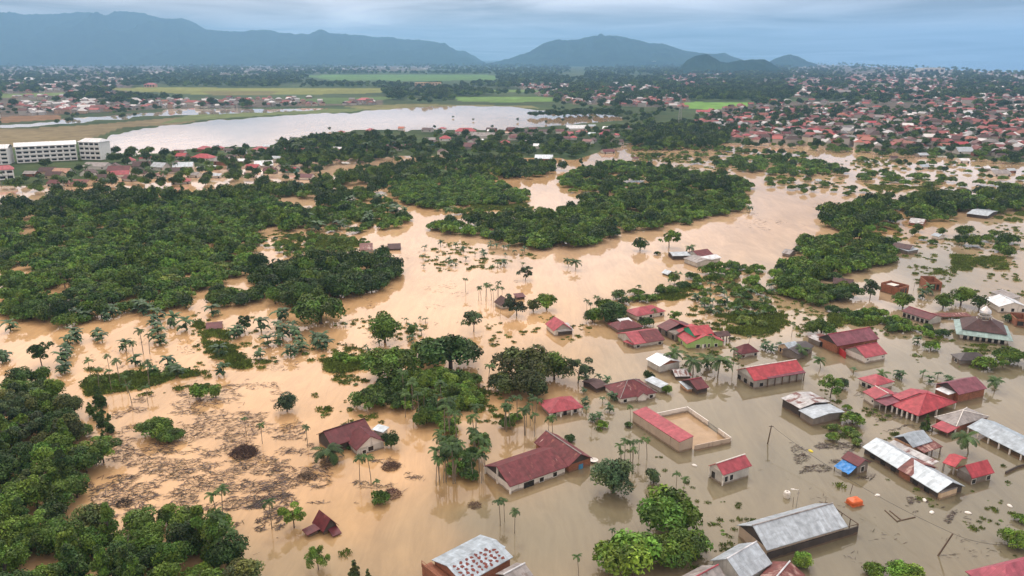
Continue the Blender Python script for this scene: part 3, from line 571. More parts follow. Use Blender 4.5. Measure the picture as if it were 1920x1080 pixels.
house('long silver and rust row house ending in a cream wall', (1617, 838), (1758, 924), C=(1800, 906), he=1.6, hr=3.2, roof=R_ZINC(), wall=W_DARK(), gable=W_DARK(), wins=wn('s', 6, 1.2, .2, 1.1, False),
      annex=[dict(A=(1682, 879), B=(1708, 893), C=(1752, 874), he=1.64, hr=3.26, roof=R_RUST(), wall=W_BRICK(), ov=.3), dict(A=(1765, 924), B=(1796, 914), D=(1762, 920), he=1.6, hr=1.7, roof=R_CREAM() if False else R_GREY(), wall=W_CREAM(), style='shed', ov=.05), dict(A=(1664, 831), B=(1748, 872), C=(1757, 866), he=1.8, hr=2.1, roof=R_ZRUST(), wall=None, style='shed')])
house('peach-walled house with silver roof and a rusty porch', (1712, 839), (1749, 827), D=(1679, 818), he=2.2, hr=3.7, roof=R_BLUE(), wall=W_PEACH(), gable=W_DARK(), annex=[dict(A=(1733, 849), B=(1768, 837), D=(1714, 837), he=1.6, hr=2.1, roof=R_RUST(), wall=None, style='shed', posts=[('s', 3, .12, CONC)])])
house('grey boarded house with a bright red roof at the end of the row house', (1823, 897), (1865, 886), D=(1788, 880), he=1.7, hr=3.6, roof=R_RED(), wall=W_WOOD(), gable=W_GREY(), wins=wn('s', 2, 1.0, .2, 1.1), annex=[dict(A=(1767, 867), B=(1791, 876), C=(1822, 862), he=1.8, hr=2.7, roof=R_RED(), wall=None, posts=[('s', 2, .14, CONC)])])
r, c, rot, Lx, W = house('maroon-roofed shanty with a bright blue tarpaulin awning', (1577, 858), (1609, 875), C=(1628, 864), he=2.2, hr=3.2, roof=R_MAROONW(), wall=W_WOOD(), name='shanty', cat='shanty', wins=wn('e', 1, .9, .5, 1.6))
TARP = plain('blue_tarpaulin', (0.02, 0.22, 0.62), 0.45)
tb = MB(); n = 8
for i in range(n):
    for j in range(4):
        q = lambda a, b: (-Lx / 2 + .3 + (Lx - .6) * a / n, -W / 2 - 2.3 + 2.4 * b / 4, 1.0 + 1.0 * b / 4 + .10 * math.sin(a * 2.1 + b) - .15 * math.sin(math.pi * b / 4))
        tb.quad([q(i, j), q(i + 1, j), q(i + 1, j + 1), q(i, j + 1)])
tb.build('awning', TARP, r, smooth=True)
for sx in (-1, 1):
    pb = MB(); pb.box(sx * (Lx / 2 - .5) - .06, sx * (Lx / 2 - .5) + .06, -W / 2 - 2.25, -W / 2 - 2.13, -1.6, .85); pb.build('post', WOOD, r)
house('small pale house with a pink gabled roof standing alone in the water', (1356, 891), (1410, 873), D=(1322, 875), he=2.5, hr=4.0, roof=R_PINK(), wall=W_PALE(), gable=W_WHITE(), cap=WHITE, wins=[('s', -.75, .8, .6, 1.7, True), ('s', -.35, .8, .6, 1.7, True), ('w', .5, .9, .4, 1.7, False)], posts=[('w', 2, .1, WHITE)])
r, c, rot, Lx, W = house('long silver-roofed hall with a bare frame at its far end', (1438, 1032), (1590, 987), D=(1376, 986), he=2.3, hr=4.6, roof=R_ZINC(), wall=W_BEIGE(), gable=W_DARK(), name='hall', cat='hall', cap=R_GREY())
fb = MB(); X, Y = Lx / 2, W / 2
for yy in (-Y + .2, -Y / 2, 0, Y / 2, Y - .2): fb.bar((X + 2.6, yy, -1.6), (X + 2.6, yy, 2.0), .09)
for yy in (-Y + .2, 0, Y - .2): fb.bar((X - .2, yy, 2.15 if yy else 4.3), (X + 2.6, yy, 1.95), .08)
fb.bar((X + 2.6, -Y + .2, 2.0), (X + 2.6, Y - .2, 2.0), .08)
fb.build('open_frame', WOOD, r)
sk = MB(); sk.box(-X + .3, X + 2.6, -Y + .05, -Y + .25, -1.6, 1.6); sk.build('side_screen', W_DARK(), r)
house('twin silver roofs cut by the lower frame edge, one slope striped grey', (1393, 1090), (1448, 1056), C=(1383, 1021), he=2.6, hr=4.8, roof=R_ZINC(), wall=W_PALE(), cap=R_WHITE(), annex=[dict(A=(1322, 1130), B=(1375, 1100), C=(1320, 1058), he=2.4, hr=4.4, roof=R_GREY(), wall=W_PALE(), cap=R_PINK())])
house('rust-red sheet roof beside the twin silver roofs', (1476, 1120), (1510, 1078), C=(1447, 1055), he=2.2, hr=3.4, roof=R_RUST(), wall=W_WOOD(), cap=R_WHITE())
house('magenta-pink hip roof in the lower corner', (1884, 1125), (2010, 1092), D=(1809, 1071), he=3.0, hr=6.0, style='hip', roof=roof_mat('magenta', (0.38, 0.08, 0.125), (0.25, 0.07, 0.09), .04), wall=W_GREY())
house('silver house roof dotted with rows of rust spots, with a brick terrace', (869, 1096), (962, 1044), D=(812, 1048), he=2.9, hr=4.0, roof=R_BLUE(), wall=W_BRICK(), annex=[dict(A=(930, 1044), B=(948, 1025), C=(913, 998), he=3.3, hr=3.8, roof=R_BLUE(), wall=None)])
HR = bpy.data.objects[-1] if False else None
house('striped silver roof touching the rust-spotted roof', (960, 1100), (1000, 1078), C=(966, 1056), he=2.6, hr=3.6, roof=R_GREY(), wall=W_DARK(), cap=R_WHITE())

# rust spots: rows of missing sheets on the spotted roof show the purlins
sp = [o for o in bpy.data.objects if o.get('label', '').startswith('silver house roof dotted')][0]
lx = np.hypot(*(P(962, 1044, 2.9) - P(869, 1096, 2.9)))
Wd = rect((869, 1096), (962, 1044), None, (812, 1048), 2.9)[3]
spm = plain('rust_spot', (0.16, 0.04, 0.03), .8)
sb = MB()
for i in range(8):
    for j in range(5):
        if (i, j) in ((0, 0), (7, 4)): continue
        u = -lx / 2 + lx * (.10 + .105 * i) + .2 * math.sin(j * 3 + i); vv = .16 + j * .165
        y0 = -Wd / 2 + vv * Wd / 2; z0 = 2.9 + 1.1 * vv
        k = 1.1 / (Wd / 2)
        pts = []
        nn = 9
        for a in range(nn):
            rr = random.uniform(.16, .42); t0 = 2 * math.pi * a / nn
            pts.append((u + rr * math.cos(t0), y0 + rr * math.sin(t0), z0 + rr * math.sin(t0) * k + .03))
        sb.quad(pts)
tag(sb.build('rust_spot', spm, sp), 'rows of rusted holes')
tb = MB(); X, Y = lx / 2, Wd / 2
tb.box(-X - 1.6, -X + .2, -Y * .2, Y * 1.1, -1.6, 2.2); tb.box(-X - 1.7, -X - 1.5, -Y * .2, Y * 1.1, 2.2, 2.8); tb.bar((-X - 1.6, -Y * .2, 3.3), (-X - 1.6, Y * 1.1, 3.3), .05); tb.bar((-X - 1.6, Y * 1.1, 2.2), (-X - 1.6, Y * 1.1, 3.3), .05)
tb.build('terrace', W_BRICK(), sp)

# --- compound with the long beige wall and pink roof
c, rot, Lx, W = rect((1186, 772), (1274, 829), C=(1306, 825), he=2.6)
r = root('walled_shed', 'long beige walled shed with a narrow pink roof', 'shed', c, rot, 'flooded houses'); HOUSE_SPOTS.append((c[0], c[1], Lx / 2, rot, Lx, W))
block(r, c, rot, Lx, W, 2.6, 3.1, R_PINK(), W_BEIGE(), 'shed', ov=.08, cap=None)
pts = [P(1224, 776, 1.3), P(1287, 763, 1.3), P(1328, 789, 1.3), P(1347, 803, 1.3), P(1371, 820, 1.3), P(1303, 835, 1.3)]
def wallrun(name, label, runs, mats, h, cat='wall', group=None, z0=-1.6):
    o0 = (runs[0][0] + runs[0][1]) / 2; r = root(name, label, cat, o0, 0, group)
    for (a, b), mt, hh in zip(runs, mats, h if isinstance(h, (list, tuple)) else [h] * len(runs)):
        a = a - o0; b = b - o0; d = (b - a) / np.hypot(*(b - a)); n = np.array((-d[1], d[0])) * .12; mb = MB()
        q = [a - n, b - n, b + n, a + n]; mb.slab([(p[0], p[1], hh) for p in q], hh - z0); mb.build('panel', mt, r)
    return r
wr = wallrun('compound_wall', 'white compound wall enclosing a yard of orange water beside the pink shed', [(pts[0], pts[1]), (pts[1] + .25, pts[2]), (pts[3], pts[4]), (pts[4] - .25, pts[5])], [W_WHITE(), W_WHITE(), W_WHITE(), W_BEIGE()], 1.3)
yw = MB(); yw.quad([(*P(x, y, 0), .004) for x, y in ((1206, 790), (1306, 846), (1371, 831), (1287, 772), (1232, 784))])
m, t, b = newmat('yard_silt_water'); lk(t, mixc(t, rng_(t, noise(t, wpos(t), .5, 5), .3, .7), (.33, .235, .135), (.42, .30, .18)), b.inputs['Base Color']); b.inputs['Roughness'].default_value = .05; b.inputs['IOR'].default_value = 1.4
tag(yw.build('yard_water', m), 'still orange water inside the compound wall', kind='structure')
yw = MB(); yw.quad([(*P(x, y, 0), .004) for x, y in ((1822, 806), (1835, 822), (1890, 850), (1940, 878), (1960, 862), (1900, 826))]); tag(yw.build('yard_water', m), 'orange water under the long pale blue shed', kind='structure')
gr = root('yard_gate', 'black barred gate in the white compound wall', 'gate', (pts[2] + pts[3]) / 2)
o0 = (pts[2] + pts[3]) / 2; gb = MB()
for i in range(9):
    p = pts[2] + (pts[3] - pts[2]) * (i + .5) / 9 - o0; gb.bar((p[0], p[1], -1.2), (p[0], p[1], 1.1), .035)
for z in (.1, 1.0):
    a, b_ = pts[2] - o0, pts[3] - o0; gb.bar((a[0], a[1], z), (b_[0], b_[1], z), .035)
IRON = plain('dark_iron', (.03, .03, .032), .5); gb.build('bars', IRON, gr)
# --- red gate and low brick yard wall of the pink-gabled building
rg = root('yard_gate', 'red sheet-metal gate between the great hall and the pink gabled building', 'gate', P(1578, 668))
mb = MB(); a, b_ = P(1571, 662) - P(1578, 668), P(1585, 673) - P(1578, 668); d = b_ - a; n = np.array((-d[1], d[0])) / np.hypot(*d) * .05
mb.slab([(*(a - n), 1.9), (*(b_ - n), 1.9), (*(b_ + n), 1.9), (*(a + n), 1.9)], 3); mb.build('leaf', REDP, rg)
wallrun('yard_wall', 'low dark yard wall in the water at the right edge', [(P(1885, 889), P(1908, 878)), (P(1908, 878), P(1960, 866))], [W_DARK(), W_DARK()], .6)
# --- roofless brick shells
def shell(label, A, B, D, h, extra=None):
    c, rot, Lx, W = rect(A, B, None, D, h); r = root('brick_shell', label, 'ruin', c, rot, 'unfinished brick houses'); X, Y = Lx / 2, W / 2; HOUSE_SPOTS.append((c[0], c[1], Lx / 2, rot, Lx, W))
    for q in ((-X, X, -Y, -Y + .25, h), (-X, X, Y - .25, Y, h + .3), (-X, -X + .25, -Y + .26, Y - .26, h - .1), (X - .25, X, -Y + .26, Y - .26, h + .1)):
        mb = MB(); mb.box(q[0], q[1], q[2], q[3], -1.6, q[4]); mb.build('wall', W_BRICK(), r)
    for u in (-.55, -.1, .45):
        mb = MB(); mb.box(u * X - .45, u * X + .45, -Y - .03, -Y + .05, .5, h - .7); mb.build('window', PANE, r)
    return r, X, Y
r, X, Y = shell('roofless brick shell with a white slab inside', (1686, 540), (1705, 535), (1669, 527), 3.0)
mb = MB(); mb.box(-X * .3, X * .7, -Y * .1, Y * .8, 2.5, 2.62); mb.build('slab', W_WHITE(), r)
shell('square roofless brick shell with one dark window', (1740, 529), (1767, 530), (1742, 519), 3.2)
shell('brick shell cut by the right frame edge', (1906, 598), (1932, 600), (1908, 588), 2.6)
# --- mosque
c, rot, Lx, W = rect((1793, 626), (1900, 640), None, (1775, 597), 1.7)
r = root('mosque', 'mosque with teal skirt roof, maroon pyramid roof and silver dome', 'mosque', c, rot); X, Y = Lx / 2, W / 2; HOUSE_SPOTS.append((c[0], c[1], Lx / 2, rot, Lx, W))
def ringroof(a, b, z0, z1, t=.12, red=False):
    mb = MB()
    for q in ([(-a[0], -a[1], z0), (a[0], -a[1], z0), (b[0], -b[1], z1), (-b[0], -b[1], z1)], [(a[0], -a[1], z0), (a[0], a[1], z0), (b[0], b[1], z1), (b[0], -b[1], z1)],
              [(a[0], a[1], z0), (-a[0], a[1], z0), (-b[0], b[1], z1), (b[0], b[1], z1)], [(-a[0], a[1], z0), (-a[0], -a[1], z0), (-b[0], -b[1], z1), (-b[0], b[1], z1)]): mb.slab(q, t)
    return mb
ringroof((X, Y), (X * .76, Y * .74), 1.7, 2.7).build('skirt_roof', R_TEAL(), r)
ringroof((X * .80, Y * .78), (1.5, 1.5), 2.9, 5.5).build('main_roof', R_BROWN(), r)
mb = MB(); mb.box(-X + 1.2, X - 1.2, -Y + 1.2, Y - 1.2, -1.6, 1.6); mb.build('wall', W_WHITE(), r)
mb = MB(); mb.box(-X * .74, X * .74, -Y * .72, Y * .72, 1.6, 2.85); mb.build('clerestory', W_WHITE(), r)
for i in range(7):
    mb = MB(); u = -.8 + 1.6 * i / 6; mb.box(u * (X - 1.3) - .5, u * (X - 1.3) + .5, -Y + 1.14, -Y + 1.24, -.3, 1.2); mb.build('window', PANE, r)
for i in range(8):
    mb = MB(); t0 = i * math.pi / 4 + .2; mb.bar((1.5 * math.cos(t0), 1.5 * math.sin(t0), 5.0), (1.5 * math.cos(t0), 1.5 * math.sin(t0), 6.2), .11); mb.build('column', W_CREAM(), r)
mb = MB(); mb.lathe([(0, 6.15), (1.9, 6.15), (1.9, 6.35), (1.3, 6.45)], 20); mb.lathe([(2.1, 5.1), (2.1, 5.35), (0, 5.4)], 20); mb.build('drum_ring', CONC, r)
mb = MB(); mb.lathe([(1.1, 6.4), (1.55, 6.85), (1.65, 7.35), (1.5, 7.9), (1.0, 8.4), (.5, 8.8), (.2, 9.2), (0, 9.35)], 24)
ALU = plain('dome_metal', (.68, .69, .70), .28, .55); dm = mb.build('dome', ALU, r, smooth=True)
mb = MB(); mb.bar((0, 0, 9.2), (0, 0, 10.6), .05); mb.lathe([(0, 9.6), (.16, 9.75), (0, 9.9)], 8); mb.lathe([(0, 10.1), (.11, 10.2), (0, 10.3)], 8); mb.build('finial', ALU, dm)
# --- white campus blocks in the left village
def campus(label, A, B, h, dep, floors, bays, gab=False, roof=None):
    a, b_ = P(*A, 0), P(*B, 0); u = b_ - a; Lx = np.hypot(*u); u /= Lx; n = np.array((-u[1], u[0])); c = (a + b_) / 2 + n * dep / 2; rot = math.atan2(u[1], u[0])
    r = root('campus_block', label, 'building', c, rot, 'white campus buildings', .4); X, Y = Lx / 2, dep / 2; HOUSE_SPOTS.append((c[0], c[1], Lx / 2, rot, Lx, dep))
    mb = MB(); mb.box(-X, X, -Y, Y, -1, h); mb.build('wall', W_CAMPUS(), r)
    rb = MB(); rb.slab([(-X - .8, -Y - .8, h + .12), (X + .8, -Y - .8, h + .12), (X + .8 - (2.5 if gab else 0), 0, h + 2.6), (-X - .8 + (2.5 if gab else 0), 0, h + 2.6)], .12)
    rb.slab([(X + .8, Y + .8, h + .12), (-X - .8, Y + .8, h + .12), (-X - .8 + (2.5 if gab else 0), 0, h + 2.6), (X + .8 - (2.5 if gab else 0), 0, h + 2.6)], .12)
    if gab:
        for s in (1, -1):
            q = [(s * (X + .8), -Y - .8, h + .12), (s * (X + .8), Y + .8, h + .12), (s * (X - 1.7), 0, h + 2.6)]; rb.slab(q if s > 0 else q[::-1], .12)
    rb.build('roof', roof or R_WHITE(), r)
    fh = h / floors
    for f in range(floors):
        for i in range(bays):
            u0 = -X + Lx * (i + .5) / bays; mb = MB(); mb.box(u0 - Lx / bays * .36, u0 + Lx / bays * .36, -Y - .06, -Y + .05, f * fh + fh * .35, f * fh + fh * .8); mb.build('window', PANE, r)
        mb = MB(); mb.box(-X + .05, X - .05, -Y - .5, -Y - .01, f * fh + fh * .95, f * fh + fh * 1.0); mb.build('ledge', W_PALE(), r)
campus('long white four-storey campus block with rows of windows', (33, 308), (146, 302), 13, 14, 4, 9)
campus('white gabled campus tower block by the lake shore', (152, 301), (190, 302), 14.5, 13, 4, 4, True)
campus('white campus block cut by the left frame edge', (-40, 312), (18, 310), 12.5, 14, 4, 4)
campus('small white building with a red roof at the left edge', (-30, 342), (28, 338), 7, 9, 2, 4, True, R_PINK())

# ------------------------------------------------------------------ the villages and the town beyond
CM = {'red': (R_RED, 'bright red'), 'pink': (R_PINK, 'pink'), 'maroon': (R_MAROON, 'maroon'), 'brown': (R_BROWN, 'dark brown'), 'zinc': (R_ZINC, 'silver'), 'white': (R_WHITE, 'white'), 'grey': (R_GREY, 'grey'), 'blue': (R_BLUE, 'pale blue'),
      'rust': (R_RUST, 'rusty'), 'dark': (R_DARK, 'charcoal'), 'teal': (R_TEAL, 'teal'), 'purple': (R_PURPLE, 'plum'), 'orange': (lambda: roof_mat('tile_orange', (.5, .14, .06), (.3, .1, .06), .1), 'orange-tiled'), 'tan': (lambda: roof_mat('tan', (.42, .24, .17), (.3, .17, .12), .1), 'tan')}
MID = []     # (x, y, length, width, rot, colour, zone)
VL, VC, VR, VF = 'left village', 'strip below the lake', 'town edge', 'flooded lots before the town'
def midlist(zone, txt):
    for it in txt.split():
        a = it.split(','); px, py, wpx = map(float, a[:3]); p = P(px, py + 2); d = depth(*p)
        Lm = min(26.0, wpx * d / F) * (.86 if zone == VR else 1); MID.append((p[0], p[1], Lm, min(Lm * .75, 11.0), random.uniform(-.35, .35), a[3], zone))
midlist(VL, '385,283,30,pink 412,281,18,pink 383,300,42,red 490,284,32,pink 455,292,18,zinc 475,316,24,red 545,321,28,red 340,342,34,red 572,289,32,red 607,286,30,maroon 612,278,24,pink 590,300,26,maroon 634,285,20,white 345,316,36,zinc 328,323,30,brown 400,316,22,white 450,307,20,white 495,311,34,white 507,323,24,maroon 530,292,30,brown 540,306,24,maroon 407,331,22,zinc 437,299,22,brown 420,307,30,grey 470,300,24,maroon 553,349,30,brown 574,334,30,maroon 185,316,46,grey 226,324,40,maroon 120,328,34,tan 92,326,30,brown 152,346,44,rust 200,336,34,brown 246,337,28,maroon 108,346,30,maroon 302,318,30,zinc 268,316,32,brown 470,330,22,brown 365,330,24,grey 60,330,24,grey 440,318,26,dark 520,302,20,zinc 430,285,18,brown 350,300,16,rust 560,305,20,grey 380,318,18,zinc')
midlist(VC, '706,272,18,pink 740,281,30,maroon 722,285,24,grey 680,291,24,maroon 648,294,14,white 768,279,18,maroon 835,263,22,red 873,249,40,red 906,258,44,grey 878,278,28,maroon 802,246,20,brown 830,244,14,pink 753,243,12,orange 695,247,18,pink 930,263,20,maroon 947,270,18,red 640,251,14,pink 975,249,26,brown 1020,250,20,brown 1080,243,38,white 1090,250,22,pink 1064,254,22,pink 1075,261,14,red 1132,254,18,pink 1141,244,22,white 1110,239,14,blue 1179,241,14,red 1139,285,24,maroon 1157,270,22,brown 990,271,22,grey 1009,278,18,white 1191,298,12,maroon 1050,249,16,maroon 1020,298,34,zinc 900,267,16,white 660,272,18,zinc 690,280,18,rust 950,252,14,tan 1000,246,16,maroon 700,278,12,white 660,285,16,brown 745,272,16,brown 920,248,12,white 965,258,16,rust 1110,254,14,zinc 1155,256,14,red')
midlist(VR, '1318,211,30,red 1284,236,14,tan 1383,243,38,red 1400,257,20,pink 1434,249,22,red 1422,240,18,white 1450,259,12,white 1490,243,60,pink 1523,249,40,red 1555,255,26,red 1585,258,20,white 1545,243,24,red 1632,255,26,red 1616,263,22,zinc 1643,265,20,zinc 1678,269,28,dark 1715,251,18,blue 1747,264,30,red 1776,268,20,pink 1800,276,34,red 1840,271,16,white 1850,262,20,zinc 1808,253,30,pink 1845,236,30,pink 1815,222,20,white 1915,281,24,pink 1700,240,20,grey 1730,240,22,brown 1760,240,18,grey 1660,250,20,maroon 1690,254,18,maroon 1875,270,18,red 1660,236,16,pink 1632,233,22,red 1590,236,18,red 1570,226,18,pink 1610,215,16,red 1505,226,16,grey 1470,228,20,brown 1450,214,20,red 1480,216,18,pink 1350,228,14,white 1395,222,18,grey 1420,226,16,maroon 1540,215,16,zinc 1745,230,26,red 1780,232,16,red 1880,250,16,white 1905,238,20,pink 1870,240,14,white 1790,246,18,grey 1650,222,18,pink')
midlist(VF, '1765,283,22,teal 1733,282,14,grey 1728,292,20,zinc 1730,314,20,blue 1805,287,30,zinc 1831,291,18,zinc 1806,303,18,white 1848,317,14,white 1893,322,18,zinc 1872,327,34,grey 1895,283,14,blue 1918,292,16,zinc 1750,285,14,grey 1875,296,16,brown 1533,341,12,zinc 1675,298,14,brown')
# fill-in lots, one house per cell of a jittered grid
def fill(zone, poly, step, cols, n_max, keep=1.0):
    ys = np.array([p[1] for p in poly]); c = np.array([P(*p) for p in poly]); k = 0
    xs = np.arange(c[:, 0].min(), c[:, 0].max(), step); yy = np.arange(c[:, 1].min(), c[:, 1].max(), step)
    cand = [(x + RNG.uniform(-.35, .35) * step, y + RNG.uniform(-.35, .35) * step) for x in xs for y in yy]
    RNG.shuffle(cand)
    for x, y in cand:
        if k >= n_max: break
        if not inpoly([x], [y], [tuple(q) for q in c])[0] or RNG.random() > keep: continue
        if any(abs(x - h[0]) + abs(y - h[1]) < h[2] * .8 + 8 for h in MID): continue
        MID.append((x, y, RNG.uniform(7.5, 13), RNG.uniform(6, 8.5), RNG.uniform(-.5, .5) + (math.pi / 2 if RNG.random() < .35 else 0), str(RNG.choice(cols)), zone)); k += 1
PAL = ['red', 'pink', 'maroon', 'maroon', 'brown', 'brown', 'brown', 'rust', 'grey', 'grey', 'zinc', 'maroon']
fill(VR, [(1330, 236), (1500, 216), (1925, 216), (1925, 284), (1700, 282), (1560, 264), (1400, 256)], 17, PAL, 52)
fill(VC, [(590, 290), (700, 268), (860, 246), (1080, 242), (1170, 250), (1130, 272), (980, 278), (860, 290), (700, 306)], 19, PAL, 18)
fill(VL, [(70, 335), (200, 315), (330, 288), (500, 276), (620, 285), (560, 330), (400, 338), (250, 346)], 17, PAL, 18)
def simple_house(x, y, Lx, W, rot, colr, zone, base):
    big = Lx / depth(x, y) * F > 17
    he = random.uniform(2.0, 2.6); hr = he + W * random.uniform(.22, .34); st = 'hip' if (colr in ('red', 'pink', 'tan') and random.random() < .6) else 'gable'
    r = root('village_house', None, 'house', (x, y), rot, 'village and town houses', base); wl = random.choice([W_WHITE, W_WHITE, W_CREAM, W_PALE, W_GREY, W_BRICK, W_TEAL if random.random() < .3 else W_WHITE])()
    block(r, (x, y), rot, Lx, W, he, hr, CM[colr][0](), wl, st, base=-2.4, wins=wn('s', 2, 1.1, .7, 1.7, False) if big else ())
    return r
recs = []
for hh in MID:
    x, y, Lx, W, rot, colr, zone = hh; px, py = proj(x, y)
    base = -.5 if (inpoly([px], [py], FLOOD)[0]) else 0.7
    recs.append((px, simple_house(x, y, Lx, W, rot, colr, zone, base), colr, zone)); HOUSE_SPOTS.append((x, y, Lx * .5, rot, Lx, W))
cnt = {}
for px, o, colr, zone in sorted(recs, key=lambda q: q[0]):
    k = (colr, zone); cnt[k] = cnt.get(k, 0) + 1
    o['label'] = f"{CM[colr][1]} roofed house, {ordn(cnt[k])} such from the left in the {zone}"
# landmarks far off
def landmark(name, label, cat, px, py, wpx, hpx, dep, wall, roof=None, flat=True, rows=3, bays=8):
    p = P(px, py); d = depth(*p); Lx = wpx * d / F; h = hpx * d / F; r = root(name, label, cat, p, 0, None, .5); X, Y = Lx / 2, dep / 2
    mb = MB(); mb.box(-X, X, -Y, Y, -2, h); mb.build('wall', wall, r)
    rb = MB()
    if flat: rb.box(-X - .4, X + .4, -Y - .4, Y + .4, h + .003, h + .6)
    else:
        rb.slab([(-X - 1, -Y - 1, h + .1), (X + 1, -Y - 1, h + .1), (X - Y, 0, h + Y * .5), (-X + Y, 0, h + Y * .5)], .1); rb.slab([(X + 1, Y + 1, h + .1), (-X - 1, Y + 1, h + .1), (-X + Y, 0, h + Y * .5), (X - Y, 0, h + Y * .5)], .1)
        rb.slab([(X + 1, -Y - 1, h + .1), (X + 1, Y + 1, h + .1), (X - Y, 0, h + Y * .5)], .1); rb.slab([(-X - 1, Y + 1, h + .1), (-X - 1, -Y - 1, h + .1), (-X + Y, 0, h + Y * .5)], .1)
    rb.build('roof', roof or W_PALE(), r)
    for f in range(rows):
        for i in range(bays):
            mb = MB(); u = -X + Lx * (i + .5) / bays; mb.box(u - Lx / bays * .28, u + Lx / bays * .28, -Y - .1, -Y + .05, h * (f + .3) / rows, h * (f + .75) / rows); mb.build('window', PANE, r)
    return r
landmark('hotel', 'cream three-storey block with flat roof among trees beyond the lake', 'building', 803, 167, 48, 11, 24, W_CREAM(), W_PEACH(), True, 3, 9)
landmark('great_hall', 'huge white flat block on the coastal skyline at the right', 'building', 1743, 138, 40, 10, 80, W_WHITE(), W_WHITE(), True, 1, 4)
landmark('tower_block', 'white tower block below the middle mountain', 'building', 1225, 124, 8, 9, 30, W_WHITE(), W_WHITE(), True, 4, 2)
landmark('school', 'long white building with red hip roof on the far lake shore', 'building', 684, 193, 28, 5, 16, W_WHITE(), R_RED(), False, 2, 7)
landmark('pavilion', 'pink-roofed lodge at the end of the yellow rice field', 'building', 283, 164, 20, 5, 18, W_PEACH(), R_PINK(), False, 1, 4)
landmark('mill', 'white block with striped front beside the yellow rice field', 'building', 176, 170, 13, 8, 14, W_WHITE(), W_WHITE(), True, 2, 3)
landmark('warehouse', 'long low white warehouse in the left town', 'building', 55, 154, 26, 4, 30, W_WHITE(), R_WHITE(), False, 1, 4)
landmark('warehouse', 'arched white warehouse above the long low one', 'building', 84, 146, 20, 3.5, 40, W_WHITE(), R_WHITE(), False, 1, 3)
landmark('prayer_hall', 'white hall with pale walls in the middle of the right-hand town', 'building', 1650, 165, 14, 7, 20, W_WHITE(), W_PALE(), True, 2, 3)
landmark('house_block', 'tall white two-storey house standing out of the right-hand town', 'house', 1816, 221, 16, 8, 10, W_WHITE(), R_ZINC(), False, 2, 4)
landmark('office_block', 'white box-shaped house at the end of the green field', 'house', 1176, 196, 12, 9, 12, W_WHITE(), W_WHITE(), True, 2, 3)
# lattice mast in the middle distance
p = P(1274, 238); r = root('lattice_mast', 'thin grey lattice mast rising from the trees beside the town', 'mast', p, 0, None, .5); mb = MB(); hm = 58 * depth(*p) / F
for sx, sy in ((-1, -1), (1, -1), (1, 1), (-1, 1)): mb.bar((sx * 2.2, sy * 2.2, -1), (sx * .35, sy * .35, hm), .16, n=4)
for i in range(14):
    z0, z1 = hm * i / 14, hm * (i + 1) / 14; k0, k1 = 2.2 - 1.85 * i / 14, 2.2 - 1.85 * (i + 1) / 14
    for s in (-1, 1): mb.bar((-k0, s * k0, z0), (k1, s * k1, z1), .09, n=4); mb.bar((s * k0, -k0, z0), (s * k1, k1, z1), .09, n=4)
mb.build('lattice', plain('galvanised', (.3, .31, .32), .5), r)
